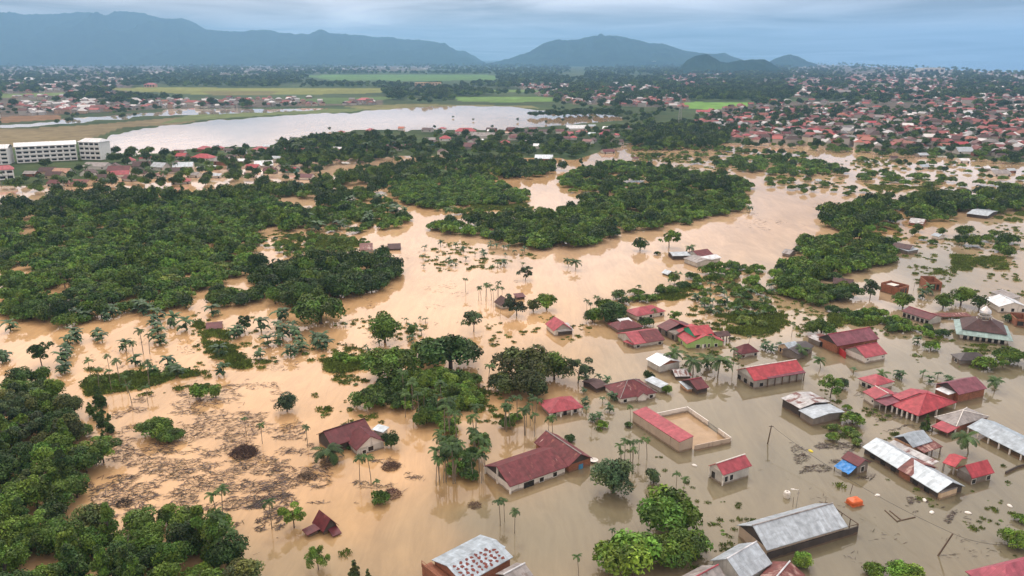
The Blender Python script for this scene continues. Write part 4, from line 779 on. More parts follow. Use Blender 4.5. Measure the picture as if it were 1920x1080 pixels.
# the mass of the town: thousands of houses too small to tell apart
def town():
    V, Fc, Cc = [], [], []
    roofc = np.array([(.30, .085, .08), (.30, .085, .08), (.22, .07, .07), (.13, .06, .055), (.13, .06, .055), (.10, .06, .055), (.36, .10, .09), (.62, .64, .66), (.40, .42, .44), (.36, .13, .09), (.25, .24, .24), (.40, .12, .11)])
    wallc = np.array([(.6, .58, .54), (.66, .62, .52), (.5, .48, .45), (.55, .4, .3), (.6, .6, .58)])
    zones = [(TOWN[0], 4200, .10), (TOWN[1], 950, .12), (TOWN[2], 900, .12), (TOWN[3], 520, .65), (TOWN[4], 260, .5), (TOWN[5], 260, .3), (TOWN[6], 700, .5)]
    sp = np.array([(h[0], h[1], h[2]) for h in HOUSE_SPOTS])
    for poly, n, pw in zones:
        xs = [p[0] for p in poly]; ys = [p[1] for p in poly]; k = 0
        px = RNG.uniform(min(xs), max(xs), n * 5); py = RNG.uniform(min(ys), max(ys), n * 5)
        ok = inpoly(px, py, poly) & ~inpoly(px, py, LAKE) & ~inpoly(px, py, RIVER) & ~inpoly(px, py, FLOOD) & ~inpoly(px, py, COAST)
        cl = vnoise(px / 45, py / 7, 77) > (-.45)
        for fp, _ in FIELDS: ok &= ~inpoly(px, py, fp)
        for q in np.nonzero(ok & cl)[0][:n]:
            x, y = P(px[q], py[q])
            if np.any((sp[:, 0] - x) ** 2 + (sp[:, 1] - y) ** 2 < (sp[:, 2] + 7) ** 2): continue
            Lx, W = RNG.uniform(8.5, 14), RNG.uniform(7, 9.5)
            if RNG.random() < .06: Lx *= 2.2; W *= 1.4
            he = RNG.uniform(3, 4.2) * (1.7 if RNG.random() < .14 else 1); hr = he + W * .3; a = RNG.uniform(-.6, .6) + (math.pi / 2 if RNG.random() < .4 else 0); co, si = math.cos(a), math.sin(a)
            rc = roofc[RNG.integers(len(roofc))] if RNG.random() > pw else np.array((.7, .71, .72)); rc = rc * RNG.uniform(.5, 1.05); wcl = wallc[RNG.integers(5)] * RNG.uniform(.5, .95)
            X, Y = Lx / 2, W / 2; e = .6; hp = min(X * .9, Y) if RNG.random() < .4 else 0
            loc = [(-X + e, -Y + e, -1), (X - e, -Y + e, -1), (X - e, Y - e, -1), (-X + e, Y - e, -1), (-X + e, -Y + e, he), (X - e, -Y + e, he), (X - e, Y - e, he), (-X + e, Y - e, he),
                   (-X, -Y, he), (X, -Y, he), (X, Y, he), (-X, Y, he), (-X + hp, 0, hr), (X - hp, 0, hr)]
            i0 = len(V); V += [(x + co * p[0] - si * p[1], y + si * p[0] + co * p[1], p[2] + .7) for p in loc]
            Fc += [tuple(i0 + j for j in f) for f in ((0, 1, 5, 4), (1, 2, 6, 5), (2, 3, 7, 6), (3, 0, 4, 7), (8, 9, 13, 12), (10, 11, 12, 13), (9, 10, 13), (11, 8, 12))]
            Cc += [(*wcl, 1)] * 8 + [(*rc, 1)] * 6
    m, t, b = newmat('town_paint'); at = nd('ShaderNodeAttribute', t); at.attribute_name = 'tone'; lk(t, at.outputs['Color'], b.inputs['Base Color']); b.inputs['Roughness'].default_value = .7
    tag(obj('town_houses', mesh('town_houses', V, Fc, [m], col=Cc)), 'dense far town of red, brown and white roofs thinning out to the hills', 'town', kind='stuff')
town()

# ------------------------------------------------------------------ foliage
def leaf_mat(name, c, var=0.3, trans=0.25):
    m, t, b = newmat(name); at = nd('ShaderNodeAttribute', t); at.attribute_name = 'tone'; oi = nd('ShaderNodeObjectInfo', t)
    a = tuple(x * (1 - var) for x in c); d = (c[0] * (1 + var * 1.5), c[1] * (1 + var), c[2] * (1 + var * .5))
    cc = mixc(t, oi.outputs['Random'], a, d)
    cc = mixc(t, 1.0, cc, at.outputs['Color'], 'MULTIPLY')
    lk(t, cc, b.inputs['Base Color']); b.inputs['Roughness'].default_value = 0.55; b.inputs['Specular IOR Level'].default_value = 0.3
    return m
LM = {'dark': leaf_mat('leaf_dark', (.042, .094, .020)), 'mid': leaf_mat('leaf_mid', (.086, .168, .024)), 'bright': leaf_mat('leaf_bright', (.100, .205, .028)),
      'olive': leaf_mat('leaf_olive', (.066, .098, .028)), 'grey': leaf_mat('leaf_greyish', (.055, .10, .045)), 'vine': leaf_mat('leaf_vine', (.082, .176, .026), .4),
      'palm': leaf_mat('leaf_palm', (.045, .100, .026)), 'banana': leaf_mat('leaf_banana', (.046, .10, .042), .25), 'weed': leaf_mat('leaf_weed', (.125, .20, .05)), 'far': leaf_mat('leaf_far', (.020, .050, .022), .35),
      'dry': leaf_mat('leaf_dry', (.12, .085, .05))}
BARK = plain('bark', (.11, .09, .07), .9); PBARK = plain('palm_bark', (.22, .19, .15), .9)
def crown_mesh(name, mat, seed, nl, nlobe, ls, kind='round', flat=1.0):
    """many leaf-sized faces spread over the lobes of a crown of unit radius; the lobes differ in tone"""
    g = np.random.default_rng(seed); C = []; R = []
    for i in range(nlobe):
        if kind == 'round':
            d = g.normal(size=3); d /= np.linalg.norm(d); d[2] = d[2] * .75 + .15; rad = .62 * g.random() ** .5; c = d * rad + (0, 0, .95); r = g.uniform(.26, .46)
        elif kind == 'dome':
            a = g.uniform(0, 6.28); q = g.random() ** .5 * .72; c = np.array((q * math.cos(a), q * math.sin(a), (.18 + .62 * (1 - q * q) * g.uniform(.6, 1.05)) * flat)); r = g.uniform(.22, .38)
        elif kind == 'open':
            a = g.uniform(0, 6.28); q = g.uniform(.2, .8); c = np.array((q * math.cos(a), q * math.sin(a), g.uniform(.75, 1.75))); r = g.uniform(.18, .32)
        elif kind == 'tall':
            z = g.uniform(.15, 2.2); q = (1 - z / 2.7) * .55 * g.random() ** .5; a = g.uniform(0, 6.28); c = np.array((q * math.cos(a), q * math.sin(a), z)); r = g.uniform(.22, .40) * (1.15 - z / 3.2)
        C.append(c); R.append(r)
    C = np.array(C); R = np.array(R); pw = R ** 2 / np.sum(R ** 2)
    li = g.choice(nlobe, nl, p=pw); d = g.normal(size=(nl, 3)); d /= np.linalg.norm(d, axis=1)[:, None]
    d[:, 2] = np.where(d[:, 2] < -.25, -d[:, 2], d[:, 2])
    p = C[li] + d * (R[li] * g.uniform(.72, 1.06, nl))[:, None]
    p[:, 2] = np.maximum(p[:, 2], .02)
    nrm = d + g.normal(size=(nl, 3)) * .55; nrm[:, 2] += .35; nrm /= np.linalg.norm(nrm, axis=1)[:, None]
    u = np.cross(nrm, g.normal(size=(nl, 3))); u /= np.linalg.norm(u, axis=1)[:, None]; v = np.cross(nrm, u)
    s = (ls * g.uniform(.6, 1.35, nl))[:, None]; w_ = s * .55
    q = np.stack([p - u * s, p - v * w_ + nrm * s * .1, p + u * s - nrm * s * .25, p + v * w_ + nrm * s * .1], 1).reshape(-1, 3)
    f = np.arange(nl * 4).reshape(-1, 4)
    lt = g.uniform(.5, 1.5, nlobe)[li] * g.uniform(.72, 1.3, nl); hue = g.uniform(-.12, .12, nlobe)[li] + g.uniform(-.06, .06, nl)
    col = np.stack([lt * (1 + hue * 1.4), lt, lt * (1 - hue), np.ones(nl)], 1).repeat(4, 0)
    return mesh(name, q, f, [mat], col=col)
def trunk_mesh(name, h, r, nb, seed, spread=.6, top=1.1, mat=None):
    g = np.random.default_rng(seed); b = MB(); bend = g.normal(size=2) * .05
    p1 = (bend[0], bend[1], h * .55); b.bar((0, 0, -.45), p1, r, r2=r * .75, n=6); p2 = (bend[0] * 2.2, bend[1] * 2.2, h); b.bar(p1, p2, r * .75, r2=r * .4, n=6)
    for i in range(nb):
        a = i * 6.28 / nb + g.uniform(-.4, .4); s = g.uniform(.5, .9); z0 = h * s; k = (bend[0] * 2 * s, bend[1] * 2 * s, z0)
        e = (k[0] + math.cos(a) * spread * g.uniform(.7, 1.1), k[1] + math.sin(a) * spread * g.uniform(.7, 1.1), min(top * 1.2, z0 + spread * g.uniform(.5, 1.0))); b.bar(k, e, r * .42, r2=r * .14, n=5)
    return mesh(name, b.v, b.f, [mat or BARK])
def frond(b, col, base, az, length, up, droop, width, npair, g, tone, leaf=True):
    """a palm frond: an arching midrib carrying leaflets to either side"""
    d = np.array((math.cos(az), math.sin(az), 0)); side = np.array((-d[1], d[0], 0)); prev = np.array(base, float); ang = up
    st = length / npair
    for k in range(npair):
        nx = prev + (d * math.cos(ang) + np.array((0, 0, 1)) * math.sin(ang)) * st
        wv = width * math.sin(math.pi * min(1, (k + .8) / (npair + .5))) ** .6
        for s in (-1, 1):
            tip = prev + side * s * wv + d * wv * .35 + np.array((0, 0, -wv * .55 - g.uniform(0, .1) * wv))
            i = len(b.v); b.v += [tuple(prev), tuple(nx), tuple(tip + (nx - prev) * .55), tuple(tip)]; b.f.append((i, i + 1, i + 2, i + 3)); c = tone * g.uniform(.75, 1.25); col += [(c, c, c, 1)] * 4
        prev = nx; ang -= droop / npair
def palm_crown(name, mat, seed, n, length, width, npair, up=(.2, 1.2), droop=1.7):
    g = np.random.default_rng(seed); b = MB(); col = []
    for i in range(n): frond(b, col, (0, 0, 0), i * 2.4 + g.uniform(-.3, .3), length * g.uniform(.8, 1.1), g.uniform(*up), droop * g.uniform(.8, 1.2), width, npair, g, g.uniform(.75, 1.25))
    return mesh(name, b.v, b.f, [mat], col=col)
def banana_leaves(name, mat, seed, n, hgt):
    """broad arching blades, folded along the midrib"""
    g = np.random.default_rng(seed); b = MB(); col = []
    for i in range(n):
        az = i * 2.4 + g.uniform(-.4, .4); d = np.array((math.cos(az), math.sin(az), 0)); side = np.array((-d[1], d[0], 0)); prev = np.array((0, 0, hgt)); ang = g.uniform(.6, 1.35); Ln = g.uniform(1.6, 2.4); tone = g.uniform(.7, 1.3); ns = 6
        for k in range(ns):
            nx = prev + (d * math.cos(ang) + np.array((0, 0, 1)) * math.sin(ang)) * Ln / ns; w0 = .36 * math.sin(math.pi * min(1, (k + .35) / (ns + .2))) ** .7; w1 = .36 * math.sin(math.pi * min(1, (k + 1.35) / (ns + .2))) ** .7 if k < ns - 1 else .03
            for s in (-1, 1):
                up = np.array((0, 0, -.28)); i0 = len(b.v); b.v += [tuple(prev), tuple(nx), tuple(nx + side * s * w1 + up * w1), tuple(prev + side * s * w0 + up * w0)]; b.f.append((i0, i0 + 1, i0 + 2, i0 + 3)); c = tone * (1.12 if s > 0 else .9) * g.uniform(.9, 1.1); col += [(c, c, c, 1)] * 4
            prev = nx; ang -= g.uniform(.25, .5)
    return mesh(name, b.v, b.f, [mat], col=col)
PRO = {}
def pro(kind, tone, lod):
    """the shared crown meshes: three densities of leaf for near, middle and far"""
    k = (kind, tone, lod)
    if k not in PRO:
        nl = {0: 4200, 1: 1300, 2: 330}[lod]; ls = {0: .062, 1: .105, 2: .19}[lod]; var = 3 if lod == 0 else 2
        nlobe = {'round': 26, 'dome': 24, 'open': 17, 'tall': 22}[kind]
        if kind == 'open': nl = int(nl * .62)
        PRO[k] = [crown_mesh('crown', LM[tone], 100 + hash_(kind, tone, lod) * 7 + i, nl, nlobe, ls, kind, .85 if kind == 'dome' else 1) for i in range(var)]
    return PRO[k]
def hash_(*a): return sum(ord(c) for c in ''.join(map(str, a))) % 97
TRK = {'round': [trunk_mesh('trunk', .95, .075, 6, i) for i in range(3)], 'open': [trunk_mesh('trunk', 1.35, .05, 8, 10 + i, .6, 1.6) for i in range(3)], 'tall': [trunk_mesh('trunk', 1.7, .07, 5, 20 + i, .3, 2) for i in range(2)], 'dome': [trunk_mesh('trunk', .5, .07, 6, 30 + i, .5, .7) for i in range(2)]}
ARE = [palm_crown('fronds', LM['palm'], 40 + i, 11, 1.9, .34, 9, (.35, 1.35), 2.3) for i in range(3)]; ART = [None] * 3
COC = [palm_crown('fronds', LM['palm'], 50 + i, 17, 3.6, .62, 12, (-.1, 1.3), 1.7) for i in range(3)]
BAN = [banana_leaves('leaves', LM['banana'], 60 + i, 9, 1.6) for i in range(4)]
SAG = [palm_crown('fronds', LM['dark'], 70 + i, 16, 4.2, .8, 9, (.3, 1.45), 1.2) for i in range(2)]
def stem_mesh(name, h, r, lean, seed, mat, r2=None):
    b = MB(); p = np.array((0, 0, -1.2)); n = 5
    for i in range(n):
        s = (i + 1) / n; q = np.array((lean * s ** 1.6, 0, h * s)); b.bar(tuple(p), tuple(q), r * (1 - .3 * (i / n)), r2=r * (1 - .3 * s), n=6); p = q
    return mesh(name, b.v, b.f, [mat])
ARS = [(stem_mesh('trunk', 6.0, .10, l, 0, PBARK), l) for l in (.1, .5, -.6)]; COS = [(stem_mesh('trunk', 6.5, .17, l, 0, PBARK), l) for l in (.4, 1.2)]
BNS = stem_mesh('stem', 1.65, .13, 0, 0, plain('banana_stem', (.13, .16, .07)))
VEG = []       # dict per plant, sorted and built below
def blocked(x, y, m=1.0):
    for hx, hy, hr_, rot, Lx, W in HOUSE_SPOTS:
        dx, dy = x - hx, y - hy
        if abs(dx) + abs(dy) > 2.2 * hr_ + 6: continue
        co, si = math.cos(rot), math.sin(rot)
        if abs(dx * co + dy * si) < Lx / 2 + m and abs(-dx * si + dy * co) < W / 2 + m: return True
    return False
SINK = {'round': .33, 'open': .22, 'tall': .06}
def plant(sp, px, py, wpx, tone='mid', zone=None, label=None, hk=1.0, z=0.0, lean=None):
    x, y = P(px, py); d = depth(x, y); r_ = wpx * d / F / 2; VEG.append(dict(sp=sp, x=x, y=y, r=r_, tone=tone, zone=zone, label=label, hk=hk, d=d, px=px, py=py, z=z - SINK.get(sp, 0) * r_))
HOLES = [(55, 440, 26, 9), (35, 510, 40, 12), (120, 545, 40, 7), (330, 497, 22, 5), (370, 520, 30, 6), (520, 440, 40, 12), (560, 462, 60, 10), (610, 480, 40, 10), (260, 508, 16, 5), (420, 500, 30, 5), (1085, 365, 40, 5), (1190, 345, 30, 6), (1000, 350, 26, 5), (1170, 330, 30, 5), (1035, 425, 14, 4), (1175, 400, 18, 5), (1580, 470, 18, 9), (1680, 403, 40, 6), (850, 322, 30, 4), (1250, 300, 20, 3), (690, 350, 50, 6), (640, 362, 50, 5)]
def zone(name, phrase, poly, step, r, mix, keep=1.0, m=1.2, thin=0.0, z=0.0, holes=True, yk=1.0):
    """fill a patch of ground, outlined on the water, with plants at the given spacing in metres"""
    c = np.array([P(*p) for p in poly]); w_ = [tuple(q) for q in c]
    for xx in np.arange(c[:, 0].min(), c[:, 0].max() + step, step):
        for yy in np.arange(c[:, 1].min(), c[:, 1].max() + step * yk, step * yk):
            x = xx + RNG.uniform(-.45, .45) * step; y = yy + RNG.uniform(-.45, .45) * step * yk
            if not inpoly([x], [y], w_)[0] or RNG.random() > keep: continue
            if thin and vnoise(np.array([x / 16]), np.array([y / 16]), 91)[0] < thin - 1: continue
            px, py = proj(x, y)
            if not (-120 < px < 2040 and py < 1330): continue
            if holes and any(((px - hx) / hw) ** 2 + ((py - hy - hh * .3) / hh) ** 2 < 1 for hx, hy, hw, hh in HOLES): continue
            q = mix[int(RNG.choice(len(mix), p=np.array([a[2] for a in mix]) / sum(a[2] for a in mix)))]; sp, tn = q[0], q[1]
            rr = RNG.uniform(*r) * (q[3] if len(q) > 3 else 1)
            if blocked(x, y, m + min(rr, 2.6) * .7): continue
            VEG.append(dict(sp=sp, x=x, y=y, r=rr, tone=tn, zone=(name, phrase), label=None, hk=RNG.uniform(.8, 1.2), d=depth(x, y), px=px, py=py, z=z - SINK.get(sp, 0) * rr * (1 if z < .2 else .5)))
T = 'tree'
# --- plants that stand by themselves
for a in [('round', 538, 772, 50, 'grey', 'lone leafy tree standing in open water above the maroon-roofed house'), ('round', 375, 748, 44, 'bright', 'bright green low tree at the edge of the drifted debris, larger of its pair'), ('round', 405, 745, 34, 'mid', 'smaller darker tree beside the bright low tree near the debris'),
          ('round', 722, 642, 80, 'mid', 'dense round tree between the banana rows and the open water'), ('round', 773, 628, 27, 'mid', 'small round tree right beside the dense round one'), ('dome', 845, 690, 132, 'dark', 'broad dark round tree crowning the central clump'),
          ('dome', 800, 668, 70, 'mid', 'leafy tree at the left shoulder of the broad dark round tree'), ('dome', 738, 708, 120, 'bright', 'broad light green tree in front of the dense central clump'), ('dome', 985, 712, 130, 'olive', 'broad olive-green tree in the middle of the flood, largest of its clump'), ('dome', 945, 735, 80, 'olive', 'olive tree at the lower left of the broad olive clump'), ('round', 1000, 748, 84, 'olive', 'olive tree hanging low in front of the broad olive clump'), ('round', 1040, 712, 70, 'mid', 'greener tree at the right flank of the olive clump'),
          ('open', 1083, 718, 58, 'grey', 'feathery pale tree just right of the olive clump'), ('dome', 600, 606, 112, 'bright', 'bright green domed tree at the foot of the dark grove'), ('round', 1150, 922, 90, 'grey', 'dark grey-green round tree right of the long maroon house'),
          ('dome', 1238, 985, 150, 'bright', 'big bright green tree above the twin silver roofs, upper one of the three'), ('dome', 1190, 1078, 150, 'bright', 'big bright green tree at the lower left of the bright trio'), ('dome', 1288, 1045, 112, 'mid', 'big green tree at the right of the bright trio'), ('dome', 1240, 1050, 100, 'bright', 'low bright tree in the gap of the bright trio'),
          ('open', 80, 688, 58, 'dark', 'dark spreading tree with a bare trunk at the left of the banana plot'), ('open', 458, 622, 36, 'dark', 'slim dark tree on a long trunk in the banana plot'), ('open', 888, 622, 48, 'grey', 'sparse pale-trunked tree alone before the pink-gabled house'), ('open', 985, 525, 32, 'grey', 'leafless bleached tree poking out of open water'),
          ('round', 1200, 470, 38, 'dark', 'dark round tree at the tip of the open water'), ('open', 1255, 464, 44, 'mid', 'spreading tree beside the dark round tree on the open water'), ('dome', 1232, 478, 14, 'dark', 'small dark bush left of the rambling silver-roofed house'), ('round', 1250, 737, 24, 'bright', 'small ball-shaped tree between two maroon roofs'), ('round', 1216, 714, 28, 'dark', 'small dark tree behind the wide rusty maroon house'),
          ('round', 1025, 580, 46, 'mid', 'leafy tree beside the drowned brown gabled house'), ('round', 1000, 584, 34, 'olive', 'olive tree right of the drowned brown gabled house'), ('open', 968, 592, 50, 'grey', 'thin leaning tree in front of the drowned brown gabled house'), ('open', 1632, 558, 42, 'grey', 'tall loose tree beside the brown roof behind the thicket'), ('round', 1692, 577, 44, 'mid', 'round tree right behind the long narrow house'),
          ('round', 1768, 578, 44, 'mid', 'round tree at the left of the grove behind the mosque'), ('round', 1802, 572, 50, 'mid', 'round tree in the middle of the grove behind the mosque'), ('round', 1835, 580, 40, 'dark', 'dark tree by the white-roofed house behind the mosque'), ('dome', 1893, 603, 28, 'dark', 'rounded dark bush between mosque and brick shell'),
          ('tall', 1736, 806, 28, 'dark', 'dark cone-shaped tree before the bright red hall'), ('open', 1556, 745, 52, 'bright', 'feathery bright tree behind the patchwork shack'), ('round', 1580, 728, 30, 'grey', 'grey-green tree touching the feathery bright tree'), ('dome', 1598, 795, 46, 'mid', 'domed bush between shack and red hall'), ('dome', 1640, 1078, 46, 'mid', 'domed green bush at the lower edge below the leaning pole'), ('dome', 1700, 1090, 80, 'bright', 'broad bright bush cut by the lower edge'),
          ('open', 552, 990, 56, 'bright', 'bright leaning tree above the sunken red roof'), ('open', 598, 1068, 54, 'mid', 'leafy sapling standing before the sunken red roof'), ('tall', 665, 1085, 36, 'olive', 'olive feathery bamboo-like tree at the lower edge'), ('tall', 690, 1090, 24, 'olive', 'thin olive shoot right of the bamboo-like tree'), ('round', 733, 838, 44, 'dark', 'dark dense tree against the two-gabled house'), ('dome', 712, 942, 44, 'mid', 'leafy mound around palm stems below the two-gabled house'),
          ('dome', 1510, 1062, 50, 'bright', 'bright shrub off the right end of the long silver hall'), ('dome', 1900, 1022, 60, 'bright', 'bright shrub on a drowned hedge line at the right edge'), ('dome', 1912, 978, 30, 'mid', 'small shrub at the right edge above the bright hedge shrub'), ('dome', 290, 818, 70, 'mid', 'toppled green bush lying among dark debris'), ('dome', 320, 826, 50, 'mid', 'low green bush right of the toppled one'),
          ('dome', 1130, 800, 26, 'bright', 'small bright bush in water left of the pink shed'), ('dome', 1178, 800, 18, 'dark', 'dark little shrub at the corner of the pink shed'), ('dome', 1068, 826, 24, 'dark', 'round shrub behind the long maroon house'), ('round', 1225, 905, 40, 'grey', 'grey-green tree behind the dark round one'), ('open', 1880, 690, 30, 'mid', 'loose green tree in the hedge right of the charcoal roof'), ('dome', 1895, 680, 60, 'mid', 'dense hedge tree at the right edge below the mosque'), ('dome', 1845, 690, 46, 'mid', 'leafy hedge tree below the charcoal roof'),
          ('dome', 690, 1000 - 235, 74, 'mid', 'leafy tree at the left foot of the central clump'), ('round', 1110, 1000 - 395, 40, 'mid', 'leafy tree left of the rust-patched house'), ('dome', 1148, 602, 70, 'dark', 'dark bush behind the rust-patched house'), ('dome', 1210, 612, 34, 'dark', 'dark bush between the rust-patched and half-roofed houses'), ('open', 1262, 606, 30, 'mid', 'leafy tree between the pink hip roof and the half-roofed house'), ('dome', 655, 842, 14, 'bright', 'little bright shrub under the two-gabled house'),
          ('dome', 1428, 612, 26, 'weed', 'twin green mound in grey water, upper of two'), ('dome', 1395, 608, 36, 'weed', 'twin green mound in grey water, lower of two'), ('dome', 1540, 628, 66, 'mid', 'leafy mound above the great maroon hall'), ('dome', 1820, 735 - 70, 26, 'bright', 'fallen leafy branch pile left of the charcoal roof'), ('dome', 1745, 655, 36, 'bright', 'leafy mound standing alone right of the pink gabled building'), ('dome', 1588, 768, 20, 'mid', 'small shrub above the domed bush by the shack')]:
    plant(*a[:5], label=a[5])
ARECA = [(965, 1000, 58, 'single areca palm on a straight stem in the open lower water'), (938, 985, 62, 'left areca palm of the leaning pair under the long maroon house'), (946, 978, 50, 'right areca palm of the leaning pair under the long maroon house'), (510, 992, 68, 'slender areca palm left of the bright leaning tree'), (696, 905, 64, 'areca palm with hanging fronds below the two-gabled house'), (675, 905, 62, 'thin areca palm left of the one with hanging fronds'), (577, 838, 48, 'areca palm by the coconut crown left of the two-gabled house'), (492, 832, 46, 'thin areca palm behind the brown stump of debris'), (1267, 926, 48, 'left areca palm of the pair beside the small pale house'), (1280, 934, 46, 'right areca palm of the pair beside the small pale house'),
         (1085, 1080, 50, 'areca palm cut by the lower edge left of the bright trio'), (1147, 1020, 36, 'short areca palm growing out of the bright trio'), (1213, 862, 50, 'lone areca palm below the long pink shed'), (1036, 822, 52, 'areca palm close before the pink verandah house'), (1028, 820, 46, 'second areca palm before the pink verandah house'), (873, 548, 30, 'tiny areca palm in open water left of the drowned house'), (1403, 652, 26, 'short areca palm beside the pyramid-roofed hut'), (1484, 632, 30, 'areca palm above the cream cottage'), (915, 735, 60, 'tall thin areca palm beside the olive clump'), (757, 745, 60, 'pale-stemmed areca palm rising through the central clump'), (708, 935, 45, 'areca palm rising out of the leafy mound'), (390, 815, 0, ''), (278, 760, 44, 'leaning areca palm over the dark debris'), (210, 735, 48, 'areca palm at the edge of the left forest'), (240, 738, 40, 'second areca palm at the edge of the left forest'), (462, 815, 40, 'areca palm left of the brown stump of debris'), (1110, 800, 30, 'yellowish areca palm left of the pink shed'), (1120, 802, 28, 'second yellowish areca palm left of the pink shed'), (1182, 792, 36, 'areca palm against the corner of the pink shed'), (1385, 700, 40, 'areca palm right of the scrap shacks'), (1374, 690, 44, 'areca palm behind the scrap shacks'), (1335, 665, 40, 'areca palm beside the lime green house'), (1225, 610, 34, 'areca palm behind the half-roofed house')]
for px, py, h, lb in ARECA:
    if h: plant('areca', px, py, h, label=lb)
for k in range(27):
    a = RNG.uniform(0, 1); px = 815 + 92 * a + RNG.uniform(-8, 8); py = 805 + 105 * RNG.random() + 12 * a
    plant('areca', px, min(py, 920), RNG.uniform(62, 86), zone=('arecas', 'in the tall palm clump left of the long maroon house'))
for k in range(13): plant('areca', RNG.uniform(945, 1008), RNG.uniform(785, 822), RNG.uniform(44, 62), zone=('arecas2', 'in the palm clump below the pink verandah house'))
for k in range(7): plant('areca', 1160 + RNG.uniform(-14, 38), RNG.uniform(858, 880), RNG.uniform(38, 54), zone=('arecas3', 'in the group between long maroon house and pink shed'))
for k in range(9): plant('areca', 897 + 46 * k / 8 + RNG.uniform(-3, 3), 560 + RNG.uniform(-6, 8), RNG.uniform(28, 40), zone=('arecas4', 'in the row beside the drowned brown gabled house'))
for k in range(14): plant('areca', RNG.uniform(1095, 1290), 0, 0) if False else plant('areca', (q := RNG.uniform(0, 1)) * 200 + 1100, 590 - 60 * q + RNG.uniform(-6, 10), RNG.uniform(22, 34), zone=('arecas5', 'on the long bank above the pink hip roof'))
for k in range(10): plant('areca', RNG.uniform(395, 480), RNG.uniform(975, 1075), RNG.uniform(60, 80), zone=('arecas6', 'at the right end of the near left forest'))
for k in range(10): plant('areca', RNG.uniform(165, 345), RNG.uniform(655, 770), RNG.uniform(34, 56), zone=('arecas8', 'on the low bank above the debris field'))
for k in range(7): plant('areca', RNG.uniform(735, 830), RNG.uniform(760, 800), RNG.uniform(50, 70), zone=('arecas7', 'rising from the front of the central clump'))
for px, py, wd, lb in [(1080, 506, 28, 'coconut palm drowned to its crown in open water'), (1067, 500, 20, 'smaller drowned coconut palm left of the other in open water'), (1262, 686, 44, 'coconut palm beside the shining silver roof'), (1300, 700, 46, 'coconut palm behind the patched shack'), (1345, 705, 52, 'yellowing coconut palm right of the patched shack'), (1330, 692, 40, 'coconut palm before the lime green house'), (612, 868, 66, 'drooping coconut crown left of the two-gabled house'), (1818, 852, 52, 'drowned coconut palm before the long pale blue shed'), (845, 405, 26, 'coconut palm at the head of the open water'), (1866, 735, 36, 'dark coconut palm right of the plum-roofed brick house'), (1405, 398, 18, 'coconut palm at the far right of the wooded island'), (1652, 715, 30, 'palm behind the pink overlapping roofs'), (1540, 690, 28, 'dark palm under the great maroon hall'), (1505, 668, 34, 'dark palm beside the slate-coloured roof'), (1290, 475, 22, 'pale coconut palm at the right of the rambling silver-roofed house')]:
    plant('coco', px, py, wd, label=lb)
for i, (px, py) in enumerate([(398, 592), (327, 612), (184, 634), (192, 642), (143, 642), (138, 632), (296, 622), (290, 612), (298, 640), (302, 648), (296, 600), (237, 657), (255, 684), (316, 690), (326, 700), (335, 706), (412, 670), (447, 628), (440, 636), (490, 622), (525, 602), (522, 618), (530, 634), (526, 646), (560, 650), (553, 636), (565, 660), (550, 622), (503, 648), (600, 652), (612, 656), (606, 640), (488, 674), (5, 682), (12, 676), (420, 704), (125, 668), (118, 685), (122, 700), (130, 655), (350, 620), (545, 668), (535, 600), (590, 640), (285, 705), (150, 600), (162, 602), (200, 600), (212, 594), (265, 585), (275, 588), (20, 620)]): plant('banana', px, py, RNG.uniform(25, 35), zone=('bananas', 'in the drowned plot at the left'))
for px, py in [(1683, 708), (1690, 712), (1730, 706), (1758, 708), (1775, 716), (1742, 718), (1435, 655), (1446, 660), (1462, 655), (1475, 662), (1740, 552), (1729, 560), (1325, 690), (1408, 560), (1600, 700), (1720, 645), (1865, 720), (1640, 716), (1780, 722)]: plant('banana', px, py, RNG.uniform(17, 24), zone=('bananas2', 'among the houses at the right'))
for k in range(34): plant('banana', RNG.uniform(790, 985), RNG.uniform(458, 505), RNG.uniform(9, 15), zone=('bananas3', 'in the drowned plot below the long wooded island'))
for k in range(30): plant('banana', RNG.uniform(1300, 1465), RNG.uniform(540, 596), RNG.uniform(12, 19), zone=('bananas4', 'on the weedy flat above the lime green house'))
for k in range(26): plant('banana', RNG.uniform(640, 800), RNG.uniform(585, 680), RNG.uniform(9, 16), zone=('bananas5', 'in the open water around the dense round tree'))
for k in range(12): plant('banana', RNG.uniform(1085, 1160), RNG.uniform(700, 790), RNG.uniform(14, 20), zone=('bananas6', 'left of the wide rusty maroon house'))
# --- thickets and groves
zone('thicket', 'in the broad vine thicket at the left', [(0, 425), (60, 420), (140, 412), (250, 392), (380, 368), (480, 366), (560, 398), (620, 412), (570, 440), (500, 452), (470, 468), (490, 500), (400, 545), (330, 560), (240, 570), (130, 596), (0, 600)], 5.4, (3.2, 5.0), [('dome', 'vine', 5), ('dome', 'mid', 3), ('dome', 'dark', 1.5), ('round', 'dark', .6), ('round', 'mid', .8), ('dome', 'bright', .9), ('open', 'mid', .5), ('tall', 'mid', .4), ('dome', 'weed', .7)], .93)
zone('grove', 'in the dark grove beside the open water', [(470, 515), (560, 500), (640, 492), (720, 492), (752, 510), (755, 528), (700, 550), (640, 560), (570, 582), (500, 572)], 5.2, (3.4, 5.0), [('round', 'dark', 5), ('dome', 'dark', 3), ('round', 'mid', 1)])
zone('meadow', 'in the green flats above the dark grove', [(490, 452), (560, 436), (640, 440), (700, 456), (660, 482), (560, 490), (500, 476)], 5, (1.2, 2.6), [('dome', 'weed', 4), ('dome', 'vine', 3), ('round', 'mid', .6)], .72, holes=False)
